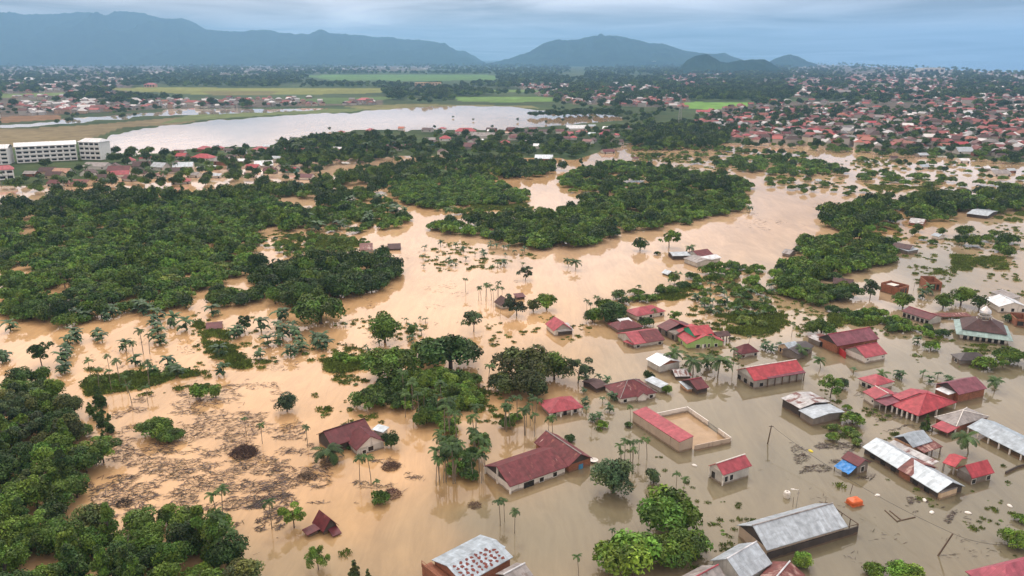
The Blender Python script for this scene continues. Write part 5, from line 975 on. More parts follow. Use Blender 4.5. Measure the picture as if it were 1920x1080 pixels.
zone('shore', 'along the lower edge of the left thicket', [(0, 585), (120, 590), (240, 572), (400, 550), (500, 560), (500, 575), (370, 578), (240, 592), (120, 615), (0, 600)], 5.5, (3.2, 4.6), [('round', 'mid', 2), ('dome', 'mid', 3), ('round', 'dark', 2), ('dome', 'bright', 1)], .9)
zone('belt', 'in the tall tree belt below the left village', [(0, 395), (60, 385), (110, 372), (230, 368), (330, 372), (420, 364), (490, 352), (560, 348), (600, 362), (480, 378), (330, 386), (150, 415), (0, 430)], 7, (3.8, 5.8), [('round', 'dark', 5), ('round', 'mid', 3), ('tall', 'dark', 1), ('coco', 'palm', .7, .7)], .92)
zone('belt2', 'in the tree belt below the lakeside strip', [(560, 365), (600, 345), (700, 318), (860, 300), (960, 302), (1060, 318), (1000, 336), (880, 334), (740, 350), (700, 378), (600, 392)], 7, (3.6, 5.6), [('round', 'dark', 5), ('round', 'mid', 4), ('dome', 'mid', 2), ('tall', 'dark', 1), ('coco', 'palm', .6, .7)], .92)
zone('village_trees', 'between the lake and the lakeside strip', [(508, 304), (520, 280), (600, 268), (700, 266), (735, 292), (700, 304), (560, 318)], 7.5, (4, 6.5), [('round', 'dark', 5), ('round', 'mid', 4), ('tall', 'dark', 1), ('open', 'dark', 1), ('coco', 'palm', .6, .8)], .9, z=.6)
zone('mid_thicket', 'in the low thicket in the middle distance', [(735, 340), (860, 332), (930, 338), (965, 358), (1000, 370), (960, 392), (880, 386), (800, 395), (740, 380)], 6, (3.2, 4.8), [('dome', 'vine', 5), ('dome', 'mid', 3), ('dome', 'dark', 1)], .9)
zone('left_scrub', 'in the scrub at the head of the open water', [(560, 405), (640, 385), (720, 378), (765, 398), (772, 420), (720, 432), (650, 440), (590, 435)], 6, (2.6, 4.2), [('dome', 'mid', 4), ('dome', 'vine', 3), ('banana', 'banana', 1), ('round', 'dark', 1)], .8)
zone('island', 'on the long wooded island in the open water', [(792, 425), (850, 424), (960, 412), (1060, 395), (1130, 384), (1200, 366), (1300, 366), (1405, 378), (1385, 398), (1275, 424), (1185, 434), (1105, 460), (1015, 474), (960, 464), (910, 448), (830, 440)], 5.4, (3.3, 5.0), [('dome', 'mid', 4), ('dome', 'vine', 3), ('round', 'mid', 2), ('round', 'dark', 2)], .94)
zone('mid_belt', 'in the belt above the long wooded island', [(1052, 340), (1080, 322), (1150, 306), (1250, 318), (1380, 338), (1412, 356), (1390, 372), (1280, 356), (1180, 368), (1100, 384), (1060, 360)], 6, (3.3, 4.8), [('dome', 'mid', 4), ('dome', 'vine', 4), ('round', 'dark', 2), ('tall', 'dark', .5)], .9)
zone('mid_scrub', 'in the scrub between the two thickets', [(770, 392), (880, 390), (960, 398), (1040, 392), (1000, 402), (900, 410), (840, 400)], 6.5, (1.8, 3.4), [('dome', 'weed', 4), ('dome', 'mid', 3)], .6)
zone('right_thicket', 'in the dense thicket at the right', [(1538, 400), (1600, 386), (1660, 378), (1780, 368), (1925, 362), (1925, 398), (1830, 402), (1740, 420), (1660, 432), (1600, 444), (1545, 428)], 6, (3.6, 5.4), [('round', 'mid', 4), ('dome', 'mid', 4), ('round', 'dark', 3), ('dome', 'vine', 1)], .92)
zone('right_thicket2', 'in the thicket above the brick shells', [(1500, 452), (1560, 444), (1640, 452), (1690, 474), (1690, 492), (1625, 508), (1560, 528), (1605, 560), (1520, 572), (1450, 560), (1450, 520), (1490, 490)], 4.8, (3.0, 4.8), [('dome', 'mid', 5), ('round', 'mid', 2), ('dome', 'dark', 2), ('dome', 'bright', 1)], .9)
zone('bank', 'on the long bank above the pink hip roof', [(1085, 604), (1115, 578), (1185, 550), (1300, 520), (1400, 492), (1445, 500), (1420, 512), (1330, 540), (1235, 566), (1185, 604), (1120, 614)], 5, (1.8, 3.3), [('dome', 'mid', 4), ('round', 'mid', 2), ('dome', 'dark', 2), ('dome', 'bright', 1), ('open', 'mid', 1)], .8)
zone('flat', 'on the weedy flat above the lime green house', [(1300, 560), (1330, 510), (1420, 500), (1450, 560), (1470, 590), (1400, 600), (1330, 592)], 4.6, (1.4, 3.0), [('dome', 'mid', 4), ('dome', 'weed', 3), ('dome', 'bright', 1)], .62)
zone('hedge', 'on the hedge line from thicket to mosque', [(1545, 582), (1640, 588), (1740, 614), (1795, 634), (1785, 645), (1700, 628), (1600, 606)], 3.4, (1.5, 2.7), [('dome', 'mid', 4), ('dome', 'bright', 3), ('dome', 'dark', 1)], .85)
zone('right_trees', 'in scattered groves at the right edge', [(1790, 440), (1830, 428), (1880, 440), (1915, 470), (1880, 490), (1830, 500), (1800, 476)], 7.5, (3, 4.6), [('round', 'mid', 3), ('dome', 'mid', 3), ('round', 'dark', 2)], .62)
zone('right_trees2', 'by the striped barn', [(1590, 440), (1660, 428), (1730, 432), (1790, 446), (1740, 462), (1640, 462)], 7, (2.2, 3.8), [('round', 'mid', 3), ('dome', 'mid', 3)], .55)
zone('clump', 'in the dense central clump', [(690, 720), (740, 712), (790, 712), (850, 712), (890, 720), (885, 765), (850, 790), (780, 800), (720, 775)], 4.3, (2.6, 4.0), [('dome', 'mid', 4), ('round', 'mid', 3), ('dome', 'bright', 2), ('dome', 'dark', 2)], .9)
zone('clump2', 'at the left of the central clump', [(610, 672), (680, 668), (700, 700), (660, 705)], 4.4, (1.5, 2.8), [('dome', 'mid', 3), ('dome', 'bright', 2)], .8)
zone('palm_clump', 'under the tall palm clump', [(815, 820), (850, 800), (900, 815), (930, 870), (915, 922), (870, 905), (830, 872)], 4.4, (1.8, 3.0), [('dome', 'mid', 3), ('dome', 'dark', 3), ('round', 'mid', 1), ('dome', 'bright', 1)], .9)
zone('palm_clump2', 'beside the olive tree and the palms', [(930, 790), (985, 770), (1010, 790), (990, 815), (945, 820)], 4, (1.8, 2.8), [('dome', 'mid', 3), ('dome', 'dark', 3)], .85)
zone('forest', 'in the tall forest at the lower left', [(-60, 830), (60, 800), (130, 800), (190, 830), (205, 870), (150, 930), (150, 990), (240, 995), (300, 962), (385, 978), (435, 1030), (462, 1070), (475, 1160), (390, 1320), (-100, 1320), (-100, 900)], 4.4, (2.7, 4.2), [('round', 'dark', 4), ('round', 'mid', 4), ('tall', 'dark', 1.5), ('tall', 'mid', 1.4), ('dome', 'mid', 1), ('round', 'olive', 1), ('round', 'bright', .7), ('open', 'mid', 1), ('open', 'olive', .5), ('round', 'vine', 1)], .95)
zone('forest2', 'at the upper end of the left forest', [(-30, 740), (40, 720), (120, 722), (145, 760), (135, 815), (-30, 850)], 5.0, (2.7, 4.2), [('round', 'olive', 4), ('open', 'grey', 1), ('round', 'mid', 3), ('tall', 'mid', 1), ('round', 'dark', 2)], .95)
zone('edge', 'along the right edge of the left forest', [(165, 745), (210, 738), (232, 800), (230, 860), (180, 850)], 4.8, (1.3, 2.3), [('tall', 'dark', 3), ('tall', 'mid', 2), ('open', 'mid', 1)], .7)
zone('hedge2', 'in the low green bank above the debris field', [(155, 720), (240, 700), (330, 690), (370, 694), (330, 712), (230, 728)], 3.8, (1.4, 2.4), [('dome', 'mid', 3), ('dome', 'weed', 3)], .75)
zone('shack_weeds', 'in the weeds below the patchwork shack', [(1535, 795), (1570, 790), (1620, 825), (1615, 845), (1560, 830)], 3.2, (1.0, 1.9), [('dome', 'mid', 4), ('dome', 'weed', 2)], .7)
zone('far_right', 'in the tree masses before the right-hand town', [(1175, 264), (1230, 246), (1320, 242), (1370, 246), (1362, 280), (1250, 282), (1180, 276)], 9.5, (4.2, 6.5), [('round', 'dark', 5), ('round', 'mid', 3)], .9, z=.5)
zone('strips', 'on the green strip right of the middle belt', [(1345, 305), (1420, 296), (1520, 304), (1590, 318), (1580, 330), (1500, 334), (1420, 326), (1340, 316)], 8, (3, 5), [('dome', 'mid', 4), ('dome', 'vine', 3), ('round', 'dark', 1)], .92)
zone('strips2', 'on the thin strip above the green one', [(1190, 276), (1280, 276), (1400, 282), (1520, 292), (1510, 298), (1400, 290), (1280, 284), (1190, 284)], 9, (2.6, 4.2), [('dome', 'mid', 4), ('round', 'dark', 2)], .8)
zone('strips3', 'on the low green flats at the right', [(1600, 322), (1700, 330), (1820, 342), (1925, 350), (1925, 364), (1780, 358), (1660, 348), (1600, 338)], 9, (2.6, 4.4), [('dome', 'weed', 3), ('dome', 'mid', 4), ('dome', 'vine', 2)], .72)
zone('strips4', 'on the islets of the far right flood', [(1420, 330), (1500, 338), (1600, 352), (1640, 362), (1560, 372), (1470, 360), (1420, 345)], 9, (2, 3.8), [('dome', 'mid', 4), ('round', 'mid', 2)], .6)
zone('strips5', 'on the islets before the right-hand town', [(1600, 296), (1760, 306), (1925, 324), (1925, 344), (1750, 326), (1600, 312)], 10, (2, 4), [('dome', 'mid', 4), ('round', 'dark', 2), ('dome', 'weed', 2)], .55)
zone('shore_trees', 'along the waterside of the right-hand town', [(1180, 274), (1400, 264), (1500, 268), (1600, 274), (1700, 286), (1925, 300), (1925, 312), (1700, 298), (1500, 280), (1400, 276), (1180, 284)], 11, (2.6, 5), [('round', 'dark', 4), ('round', 'mid', 3), ('dome', 'mid', 3)], .72)
zone('weed_flats', 'on the green flats right of the mid belt', [(1190, 292), (1300, 288), (1420, 296), (1340, 306), (1290, 312), (1200, 304)], 9, (2, 4), [('dome', 'mid', 3), ('dome', 'weed', 3), ('round', 'mid', 1)], .6)
zone('village_left', 'among the roofs of the left village', [(0, 350), (60, 335), (200, 318), (330, 292), (500, 280), (640, 286), (600, 330), (480, 350), (250, 358), (60, 368)], 11, (3, 5), [('round', 'dark', 4), ('round', 'mid', 3), ('coco', 'palm', 1, .8)], .85, z=.5)
zone('campus_trees', 'before the white campus blocks', [(30, 330), (100, 320), (190, 315), (260, 310), (300, 300), (330, 290), (210, 290), (215, 305), (60, 318)], 13, (4, 6.5), [('round', 'dark', 4), ('round', 'mid', 2)], .62, z=.5)
zone('strip_trees', 'among the roofs of the lakeside strip', [(640, 304), (760, 286), (900, 268), (1080, 262), (1180, 266), (1170, 285), (1080, 296), (900, 292), (700, 312)], 13, (3, 5), [('round', 'dark', 4), ('round', 'mid', 4), ('coco', 'palm', .8, .8)], .72, z=.3)
zone('town_trees', 'among the roofs of the right-hand town edge', [(1200, 248), (1340, 214), (1500, 205), (1925, 205), (1925, 300), (1700, 288), (1500, 268), (1350, 262), (1200, 250)], 15, (3.2, 5.5), [('round', 'dark', 4), ('round', 'mid', 3)], .72, z=.6)
zone('lake_islets', 'on the islet in the lake', [(995, 219), (1080, 213), (1170, 214), (1165, 219), (1080, 220), (1000, 222)], 10, (4, 6), [('round', 'dark', 4)], .9, z=.3)
zone('lake_weed', 'standing in the lake', [(560, 240), (900, 215), (1140, 225), (1000, 245), (600, 262), (380, 262)], 60, (2, 3.5), [('open', 'dark', 3), ('round', 'dark', 2)], .5)

# ------------------------------------------------------------------ build the plants: the 300 largest of a kind one by one, the rest as stuff
KIND = {'round': 'tree', 'open': 'tree', 'tall': 'tree', 'dome': 'bush', 'areca': 'areca palm', 'coco': 'coconut palm', 'banana': 'banana plant'}
NAMEOF = {'tree': 'broadleaf_tree', 'bush': 'bush', 'areca palm': 'areca_palm', 'coconut palm': 'coconut_palm', 'banana plant': 'banana_plant'}
for v in VEG:
    v['cat'] = KIND[v['sp']]; v['size'] = v['r'] * F / v['d'] * (1 if 0 <= v['px'] <= 1920 and v['py'] < 1100 else .55) + (1000 if v['label'] else 0)
def build_plant(v):
    sp, r = v['sp'], v['r']; lab = v['label']; rot = RNG.uniform(0, 6.28); cat = v['cat']; big = r * F / v['d'] > 9
    lod = 0 if r * F / v['d'] > 24 else (1 if r * F / v['d'] > 8 else 2)
    loc = (v['x'], v['y'], v['z'])
    o = bpy.data.objects.new(NAMEOF[cat], None); COL.objects.link(o); o.location = loc; o.rotation_euler = (0, 0, rot); o['category'] = cat; v['o'] = o
    if sp in ('round', 'open', 'tall', 'dome'):
        ms = pro(sp, v['tone'], lod); o.scale = (r * RNG.uniform(.92, 1.08), r * RNG.uniform(.92, 1.08), r * v['hk'])
        obj('crown', ms[RNG.integers(len(ms))], o); 
        if sp != 'dome' or big: obj('trunk', TRK[sp][RNG.integers(len(TRK[sp]))], o)
    elif sp == 'areca':                      # r is half the height in this case
        tm, l = ARS[RNG.integers(3)]; s = 2 * r / 7.0; o.scale = (s,) * 3; obj('trunk', tm, o); obj('fronds', ARE[RNG.integers(3)], o, (l, 0, 6.0))
    elif sp == 'coco':
        s = r / 3.0; tm, l = COS[RNG.integers(2)]; k = RNG.uniform(.35, .6) if v['z'] < .2 else 1.0; o.scale = (s,) * 3; obj('trunk', tm, o, (0, 0, -6.5 * (1 - k))); obj('fronds', COC[RNG.integers(3)], o, (l, 0, 6.5 * k))
    else:
        s = r / 1.5; o.scale = (s, s, s * RNG.uniform(.8, 1.15)); obj('stem', BNS, o); obj('leaves', BAN[RNG.integers(4)], o)
        if v['r'] * F / v['d'] > 9:
            for q in range(2):
                a = RNG.uniform(0, 6.28); c = obj('sucker', BAN[RNG.integers(4)], o, (.6 * math.cos(a), .6 * math.sin(a), -.5), RNG.uniform(0, 6.28)); c.scale = (.7,) * 3
LIMIT = {'tree': 285, 'bush': 290, 'areca palm': 200, 'coconut palm': 60, 'banana plant': 230}
rest = []
for cat, lim in LIMIT.items():
    g = sorted([v for v in VEG if v['cat'] == cat], key=lambda q: -q['size'])
    one = g[:lim]; rest += g[lim:]
    for v in one: build_plant(v)
    zs = {}
    for v in one:
        if v['label']: v['o']['label'] = v['label']
        else: zs.setdefault((v['zone'], v['tone']), []).append(v)
    TN = {'dark': 'dark green', 'mid': 'green', 'bright': 'bright green', 'olive': 'olive', 'grey': 'grey-green', 'vine': 'vine-covered', 'palm': 'green', 'weed': 'pale green', 'banana': 'broad-leaved'}
    for (z, tn), vs in zs.items():
        vs.sort(key=lambda q: q['px']); kd = {'tree': 'tree', 'bush': 'bush'}.get(cat, cat)
        for i, v in enumerate(vs):
            v['o']['label'] = f"{TN[tn] + ' ' if cat in ('tree', 'bush') else ''}{kd} {z[1]}, " + ('the only one' if len(vs) == 1 else f"{ordn(i + 1)} from left"); v['o']['group'] = f"{kd}s {z[1]}"
# ---- stuff: points that carry the shared crown meshes
def scatter(name, label, pts, protos, cat='vegetation'):
    """pts: rows of x, y, z, scale, height factor, prototype index"""
    a = np.array(pts, float); me = bpy.data.meshes.new(name); me.from_pydata([tuple(p) for p in a[:, :3]], [], [])
    for nm, tp, dat in (('scl', 'FLOAT_VECTOR', np.stack([a[:, 3], a[:, 3], a[:, 3] * a[:, 4]], 1)), ('rot', 'FLOAT_VECTOR', np.stack([0 * a[:, 3], 0 * a[:, 3], RNG.uniform(0, 6.28, len(a))], 1))):
        q = me.attributes.new(nm, tp, 'POINT'); q.data.foreach_set('vector', dat.astype(np.float32).ravel())
    q = me.attributes.new('which', 'INT', 'POINT'); q.data.foreach_set('value', a[:, 5].astype(np.int32))
    o = obj(name, me); tag(o, label, cat, kind='stuff')
    ng = bpy.data.node_groups.new(name, 'GeometryNodeTree'); ng.interface.new_socket('Geometry', in_out='INPUT', socket_type='NodeSocketGeometry'); ng.interface.new_socket('Geometry', in_out='OUTPUT', socket_type='NodeSocketGeometry')
    gi = nd('NodeGroupInput', ng); go = nd('NodeGroupOutput', ng); jn = nd('GeometryNodeJoinGeometry', ng)
    def attr(nm, tp):
        n = nd('GeometryNodeInputNamedAttribute', ng, data_type=tp); n.inputs[0].default_value = nm
        return [s for s in n.outputs if s.enabled and s.name == 'Attribute'][0]
    sc, rt, wh = attr('scl', 'FLOAT_VECTOR'), attr('rot', 'FLOAT_VECTOR'), attr('which', 'INT')
    for i, src in enumerate(protos):
        oi = nd('GeometryNodeObjectInfo', ng); oi.inputs['Object'].default_value = src; oi.transform_space = 'ORIGINAL'; oi.inputs['As Instance'].default_value = True
        cp = nd('FunctionNodeCompare', ng, data_type='INT', operation='EQUAL'); ins = [s for s in cp.inputs if s.enabled]; lk(ng, wh, ins[0]); ins[1].default_value = i
        ip = nd('GeometryNodeInstanceOnPoints', ng); lk(ng, gi.outputs[0], ip.inputs['Points']); lk(ng, cp.outputs[0], ip.inputs['Selection']); lk(ng, oi.outputs['Geometry'], ip.inputs['Instance']); lk(ng, rt, ip.inputs['Rotation']); lk(ng, sc, ip.inputs['Scale'])
        lk(ng, ip.outputs[0], jn.inputs[0])
    lk(ng, jn.outputs[0], go.inputs[0])
    md = o.modifiers.new('scatter', 'NODES'); md.node_group = ng
    return o
def find_src(key):
    """a plant already in the scene that wears this crown mesh"""
    for o in bpy.data.objects:
        if o.data in PRO.get(key, []): return o
    # dress a small far tree that is in the scene anyway
    return None
SRC = {}
for o in bpy.data.objects:
    if o.type == 'MESH' and o.name.startswith(('crown', 'fronds', 'leaves')): SRC.setdefault(o.data.name, o)
def src_for(kind, tone, lods=(1, 2, 0)):
    for l in lods:
        for m_ in PRO.get((kind, tone, l), []):
            if m_.name in SRC: return SRC[m_.name]
    return None
protos = []; pidx = {}
def pk(kind, tone, lods):
    k = (kind, tone, lods)
    if k not in pidx:
        s = src_for(kind, tone, lods) or src_for(kind, 'mid', lods) or src_for('round', 'mid', lods)
        pidx[k] = len(protos); protos.append(s)
    return pidx[k]
woods, scrub = [], []
for v in rest:
    sp = v['sp']; lods = (1, 2, 0) if v['r'] * F / v['d'] > 7 else (2, 1, 0)
    if sp in ('areca', 'coco', 'banana'):
        sp2, tn = ('tall', 'dark') if sp == 'areca' else (('round', 'dark') if sp == 'coco' else ('dome', 'weed')); v = dict(v); v['r'] = min(v['r'], 3) * .7
    else: sp2, tn = sp, v['tone']
    (scrub if sp2 == 'dome' else woods).append((v['x'], v['y'], v['z'], v['r'], v['hk'], pk(sp2, tn, lods)))
# the plain beyond: trees wherever there is no field, water or street
A = []
for (x0, x1, y0, y1, n, dens) in [(-60, 1980, 121, 150, 9000, .9), (-60, 1980, 150, 190, 8500, .9), (-60, 1980, 190, 300, 4200, .85)]:
    px = RNG.uniform(x0, x1, n); py = y0 + (y1 - y0) * RNG.random(n) ** .9
    ok = ~inpoly(px, py, LAKE) & ~inpoly(px, py, RIVER) & ~inpoly(px, py, FLOOD) & ~inpoly(px, py, COAST)
    hpx = 13 * (py - HZ) / CAMZ
    for fp, _ in FIELDS: ok &= ~inpoly(px, py, fp) & ~inpoly(px, py - hpx, fp) & ~inpoly(px, py - hpx * .5, fp)
    ok &= ~inpoly(px, py - hpx * .6, RIVER) & ~inpoly(px, py - hpx * .6, LAKE) & ~(inpoly(px, py - 9, LAKE) & (px > 700))
    tw = np.zeros(n, bool)
    for tp in TOWN: tw |= inpoly(px, py, tp)
    cl = vnoise(px / 60, py / 9, 177)
    ok &= np.where(tw, (cl > .22) | (RNG.random(n) < .25), cl > -.45)
    sp_ = np.array([(h[0], h[1], h[2]) for h in HOUSE_SPOTS])
    for q in np.nonzero(ok)[0]:
        x, y = P(px[q], py[q])
        if y < 1500 and np.any((sp_[:, 0] - x) ** 2 + (sp_[:, 1] - y) ** 2 < (sp_[:, 2] + 4) ** 2): continue
        A.append((x, y, .5, RNG.uniform(4, 7.5) * (1 + y / 6000) * (.62 if py[q] > 205 else 1), RNG.uniform(.75, 1.1), pk('round', 'dark' if RNG.random() < .7 else 'mid', (2, 1, 0))))
# floating weeds and tufts
def tufts(poly, n, r, tone, hk, seed, thr=0.0):
    g = np.random.default_rng(seed); xs = [p[0] for p in poly]; ys = [p[1] for p in poly]
    px = g.uniform(min(xs), max(xs), n * 3); py = g.uniform(min(ys), max(ys), n * 3); ok = inpoly(px, py, poly) & (fbm(px / 38, py / 13, seed, 3) > thr); R = []
    for q in np.nonzero(ok)[0][:int(n * .72)]:
        x, y = P(px[q], py[q])
        if blocked(x, y, .6): continue
        tf = g.random() < .85; R.append((x, y, -.02, g.uniform(*r) * (1.0 if tf else .8), g.uniform(.5, 1.3) if tf else g.uniform(.6, 1.3) * hk, pidx[('tuft', int(g.integers(4)), 0)] if tf else pk('dome', tone, (1, 2, 0))))
    return R
def tuft_mesh(seed):
    g = np.random.default_rng(seed); V, Fc, Cc = [], [], []
    for i in range(46):
        a = g.uniform(0, 6.28); q = g.random() ** .5; p = np.array((q * math.cos(a), q * math.sin(a), -.05)); b_ = g.uniform(0, 6.28); h = g.uniform(.25, .8); o_ = np.array((math.cos(b_), math.sin(b_), 0)); s_ = np.array((-o_[1], o_[0], 0)) * .05
        i0 = len(V); V += [tuple(p - s_), tuple(p + s_), tuple(p + o_ * .18 + (0, 0, h)), tuple(p + o_ * g.uniform(.3, .6) + (0, 0, h * .8))]; Fc.append((i0, i0 + 1, i0 + 2, i0 + 3)); k = g.uniform(.6, 1.4); Cc += [(k * 1.05, k, k * .9, 1)] * 4
    return mesh('tuft', V, Fc, [LM['weed']], col=Cc)
TUFT = []
for i, (px, py, lb) in enumerate([(490, 690, 'single clump of flood grass at the right end of the banana plot'), (452, 688, 'small clump of flood grass left of the floating bamboo stick'), (1575, 912, 'little grass clump beside the orange float'), (648, 1040, 'grass clump in the lower water left of the bamboo-like tree')]):
    x, y = P(px, py); TUFT.append(tag(obj('grass_clump', tuft_mesh(i), None, (x, y, 0), i * 1.3, 1.1), lb, 'grass clump', 'grass clumps in the flood')); pidx[('tuft', i, 0)] = len(protos); protos.append(TUFT[-1])
W_ = []
for poly, n, r, tone, hk, thr in [([(1290, 560), (1470, 545), (1560, 575), (1500, 640), (1350, 640), (1290, 600)], 420, (.3, 1.1), 'weed', .6, -.1), ([(1560, 580), (1800, 620), (1800, 650), (1600, 625)], 160, (.3, 1.0), 'weed', .6, -.2), ([(1640, 400), (1920, 400), (1920, 560), (1720, 545), (1690, 470)], 420, (.3, 1.3), 'mid', .5, .08),
                               ([(780, 450), (1000, 450), (1010, 500), (800, 510)], 260, (.3, 1.1), 'mid', .5, 0.0), ([(350, 585), (470, 590), (520, 680), (420, 690), (350, 640)], 150, (.3, 1.0), 'weed', .7, .05), ([(150, 690), (380, 680), (420, 730), (240, 745)], 220, (.3, 1.1), 'weed', .6, 0.0), ([(540, 655), (720, 650), (700, 760), (600, 700)], 170, (.3, 1.1), 'weed', .6, .05),
                               ([(590, 740), (720, 740), (720, 800), (600, 810)], 90, (.3, .9), 'weed', .5, .1), ([(890, 690), (960, 690), (950, 800), (890, 790)], 110, (.3, .9), 'weed', .5, .0), ([(900, 605), (1110, 585), (1110, 640), (920, 650)], 110, (.3, .9), 'mid', .5, .0), ([(1500, 740), (1680, 700), (1690, 830), (1560, 850)], 150, (.25, .8), 'mid', .4, .1), ([(1650, 900), (1920, 860), (1920, 1060), (1850, 1000), (1700, 960)], 110, (.2, .7), 'grey', .25, .1),
                               ([(1110, 780), (1280, 800), (1240, 900), (1120, 860)], 70, (.25, .7), 'mid', .4, .1), ([(1280, 900), (1420, 960), (1380, 1080), (1300, 1080)], 90, (.2, .7), 'grey', .3, .0), ([(1160, 270), (1640, 290), (1900, 340), (1900, 370), (1600, 360), (1300, 330)], 420, (.5, 2.0), 'mid', .5, .05), ([(480, 430), (650, 440), (640, 490), (500, 480)], 160, (.4, 1.4), 'mid', .5, 0), ([(620, 570), (800, 580), (800, 700), (640, 680)], 200, (.2, .8), 'mid', .6, .05), ([(1700, 640), (1900, 640), (1900, 700), (1720, 680)], 130, (.3, 1), 'weed', .5, .0), ([(1250, 640), (1420, 650), (1400, 720), (1250, 700)], 110, (.3, .9), 'mid', .5, 0), ([(1600, 300), (1690, 296), (1660, 312), (1600, 320)], 160, (.6, 1.2), 'weed', 1, -1)]: W_ += tufts(poly, n, r, tone, hk, 300 + len(W_), thr)
GR_ = []
for poly, n in [([(505, 446), (560, 438), (640, 444), (690, 458), (640, 470), (540, 470)], 520), ([(850, 384), (960, 372), (1000, 390), (930, 404), (850, 398)], 420), ([(770, 372), (850, 380), (840, 392), (780, 388)], 200), ([(1555, 590), (1650, 585), (1640, 610), (1560, 612)], 260), ([(1340, 590), (1470, 590), (1480, 620), (1380, 632)], 300), ([(1860, 396), (1925, 400), (1925, 420), (1870, 412)], 240), ([(1780, 478), (1880, 482), (1890, 505), (1790, 508)], 260), ([(160, 712), (330, 692), (372, 702), (250, 730), (165, 742)], 420), ([(600, 676), (690, 668), (695, 690), (620, 700)], 220), ([(840, 735), (900, 735), (900, 765), (850, 770)], 180), ([(365, 600), (415, 610), (470, 690), (420, 690), (380, 640)], 200), ([(660, 392), (760, 405), (700, 425), (640, 420)], 260), ([(1215, 560), (1290, 535), (1300, 552), (1230, 575)], 180), ([(1180, 285), (1290, 292), (1280, 306), (1190, 300)], 200), ([(1620, 345), (1760, 352), (1750, 364), (1640, 360)], 240)]:
    g = np.random.default_rng(n + int(poly[0][0])); xs = [p[0] for p in poly]; ys = [p[1] for p in poly]; px = g.uniform(min(xs), max(xs), n * 3); py = g.uniform(min(ys), max(ys), n * 3); ok = inpoly(px, py, poly) & (fbm(px / 30, py / 10, 611, 3) > -.18)
    for q in np.nonzero(ok)[0][:n]:
        x, y = P(px[q], py[q])
        if not blocked(x, y, .6): GR_.append((x, y, -.02, g.uniform(.7, 1.5), g.uniform(.6, 1.2), pidx[('tuft', int(g.integers(4)), 0)]))
scatter('meadow_grass', 'light green grass standing out of shallow flood in patches', GR_, protos, 'grass')
if woods: scatter('woodland', 'mass of dark trees filling the plain and the groves behind', woods + A, protos)
if scrub: scatter('undergrowth', 'continuous scrub and vine cover of the drowned thickets', scrub, protos)
scatter('floating_weeds', 'weed tufts and leafy clumps lying on the flood', W_, protos)
# ---- floating debris: twigs, fronds and matted leaves
def debris():
    V, Fc, Cc = [], [], []; g = np.random.default_rng(5)
    def stick(x, y, L_, w_, a, c, z=.03, t=0.0):
        co, si = math.cos(a), math.sin(a); i0 = len(V); k = g.uniform(.4, 1) * w_
        for s, wd in ((-.5, w_), (.5, k)):
            for q in (-.5, .5): V.append((x + co * L_ * s - si * wd * q, y + si * L_ * s + co * wd * q, z + (t * L_ if s > 0 else 0)))
        V.append((x, y, z + w_ * .6 + t * L_ * .5)); Fc.extend([(i0, i0 + 2, i0 + 4), (i0 + 2, i0 + 3, i0 + 4), (i0 + 3, i0 + 1, i0 + 4), (i0 + 1, i0, i0 + 4)]); Cc.extend([(*c, 1)] * 5)
    BR = [(.045, .032, .032), (.07, .048, .046), (.12, .098, .10), (.05, .042, .035), (.17, .155, .165), (.07, .075, .045), (.11, .08, .06)]
    for poly, n, thr, Lr in [([(165, 800), (260, 740), (360, 720), (520, 720), (600, 850), (560, 940), (420, 960), (300, 950), (180, 980), (165, 900)], 8000, -.12, (.4, 1.9)), ([(540, 840), (720, 850), (800, 900), (700, 950), (520, 940), (480, 960), (430, 1000)], 2200, .12, (.4, 1.8)), ([(480, 940), (560, 920), (520, 1020), (480, 1040)], 500, .1, (.4, 1.5)), ([(660, 450), (1000, 440), (960, 560), (700, 680), (640, 650)], 900, .18, (.4, 2.0)), ([(1300, 380), (1540, 380), (1500, 440), (1300, 420)], 260, .2, (.6, 2.5)),
                             ([(150, 620), (560, 600), (560, 720), (200, 740)], 700, .16, (.3, 1.4)), ([(1480, 830), (1640, 830), (1640, 900), (1500, 890)], 900, .05, (.3, 1.4)), ([(1380, 850), (1600, 950), (1900, 950), (1900, 1060), (1600, 1060)], 260, .2, (.3, 1.2)), ([(1700, 930), (1800, 950), (1780, 985), (1700, 970)], 420, .0, (.2, .8)), ([(1640, 720), (1720, 800), (1660, 810), (1600, 740)], 420, .1, (.3, 1.2)), ([(1160, 290), (1700, 300), (1900, 350), (1500, 360)], 420, .1, (.8, 3))]:
        xs = [p[0] for p in poly]; ys = [p[1] for p in poly]; px = g.uniform(min(xs), max(xs), n * 4); py = g.uniform(min(ys), max(ys), n * 4)
        ok = inpoly(px, py, poly) & (fbm(px / 46 + py / 90, py / 16, 205, 4) > thr)
        for q in np.nonzero(ok)[0][:n]:
            x, y = P(px[q], py[q])
            if blocked(x, y, .3): continue
            c = np.array(BR[g.integers(len(BR))]) * g.uniform(.7, 1.4); stick(x, y, g.uniform(*Lr), g.uniform(.02, .11), g.normal(.2, .8), c, .03 + .05 * g.random(), g.uniform(0, .12))
    m, t, b = newmat('driftwood'); at = nd('ShaderNodeAttribute', t); at.attribute_name = 'tone'; lk(t, at.outputs['Color'], b.inputs['Base Color']); b.inputs['Roughness'].default_value = .9
    tag(obj('floating_debris', mesh('floating_debris', V, Fc, [m], col=Cc)), 'matted twigs, fronds and driftwood floating on the flood', 'debris', kind='stuff')
debris()
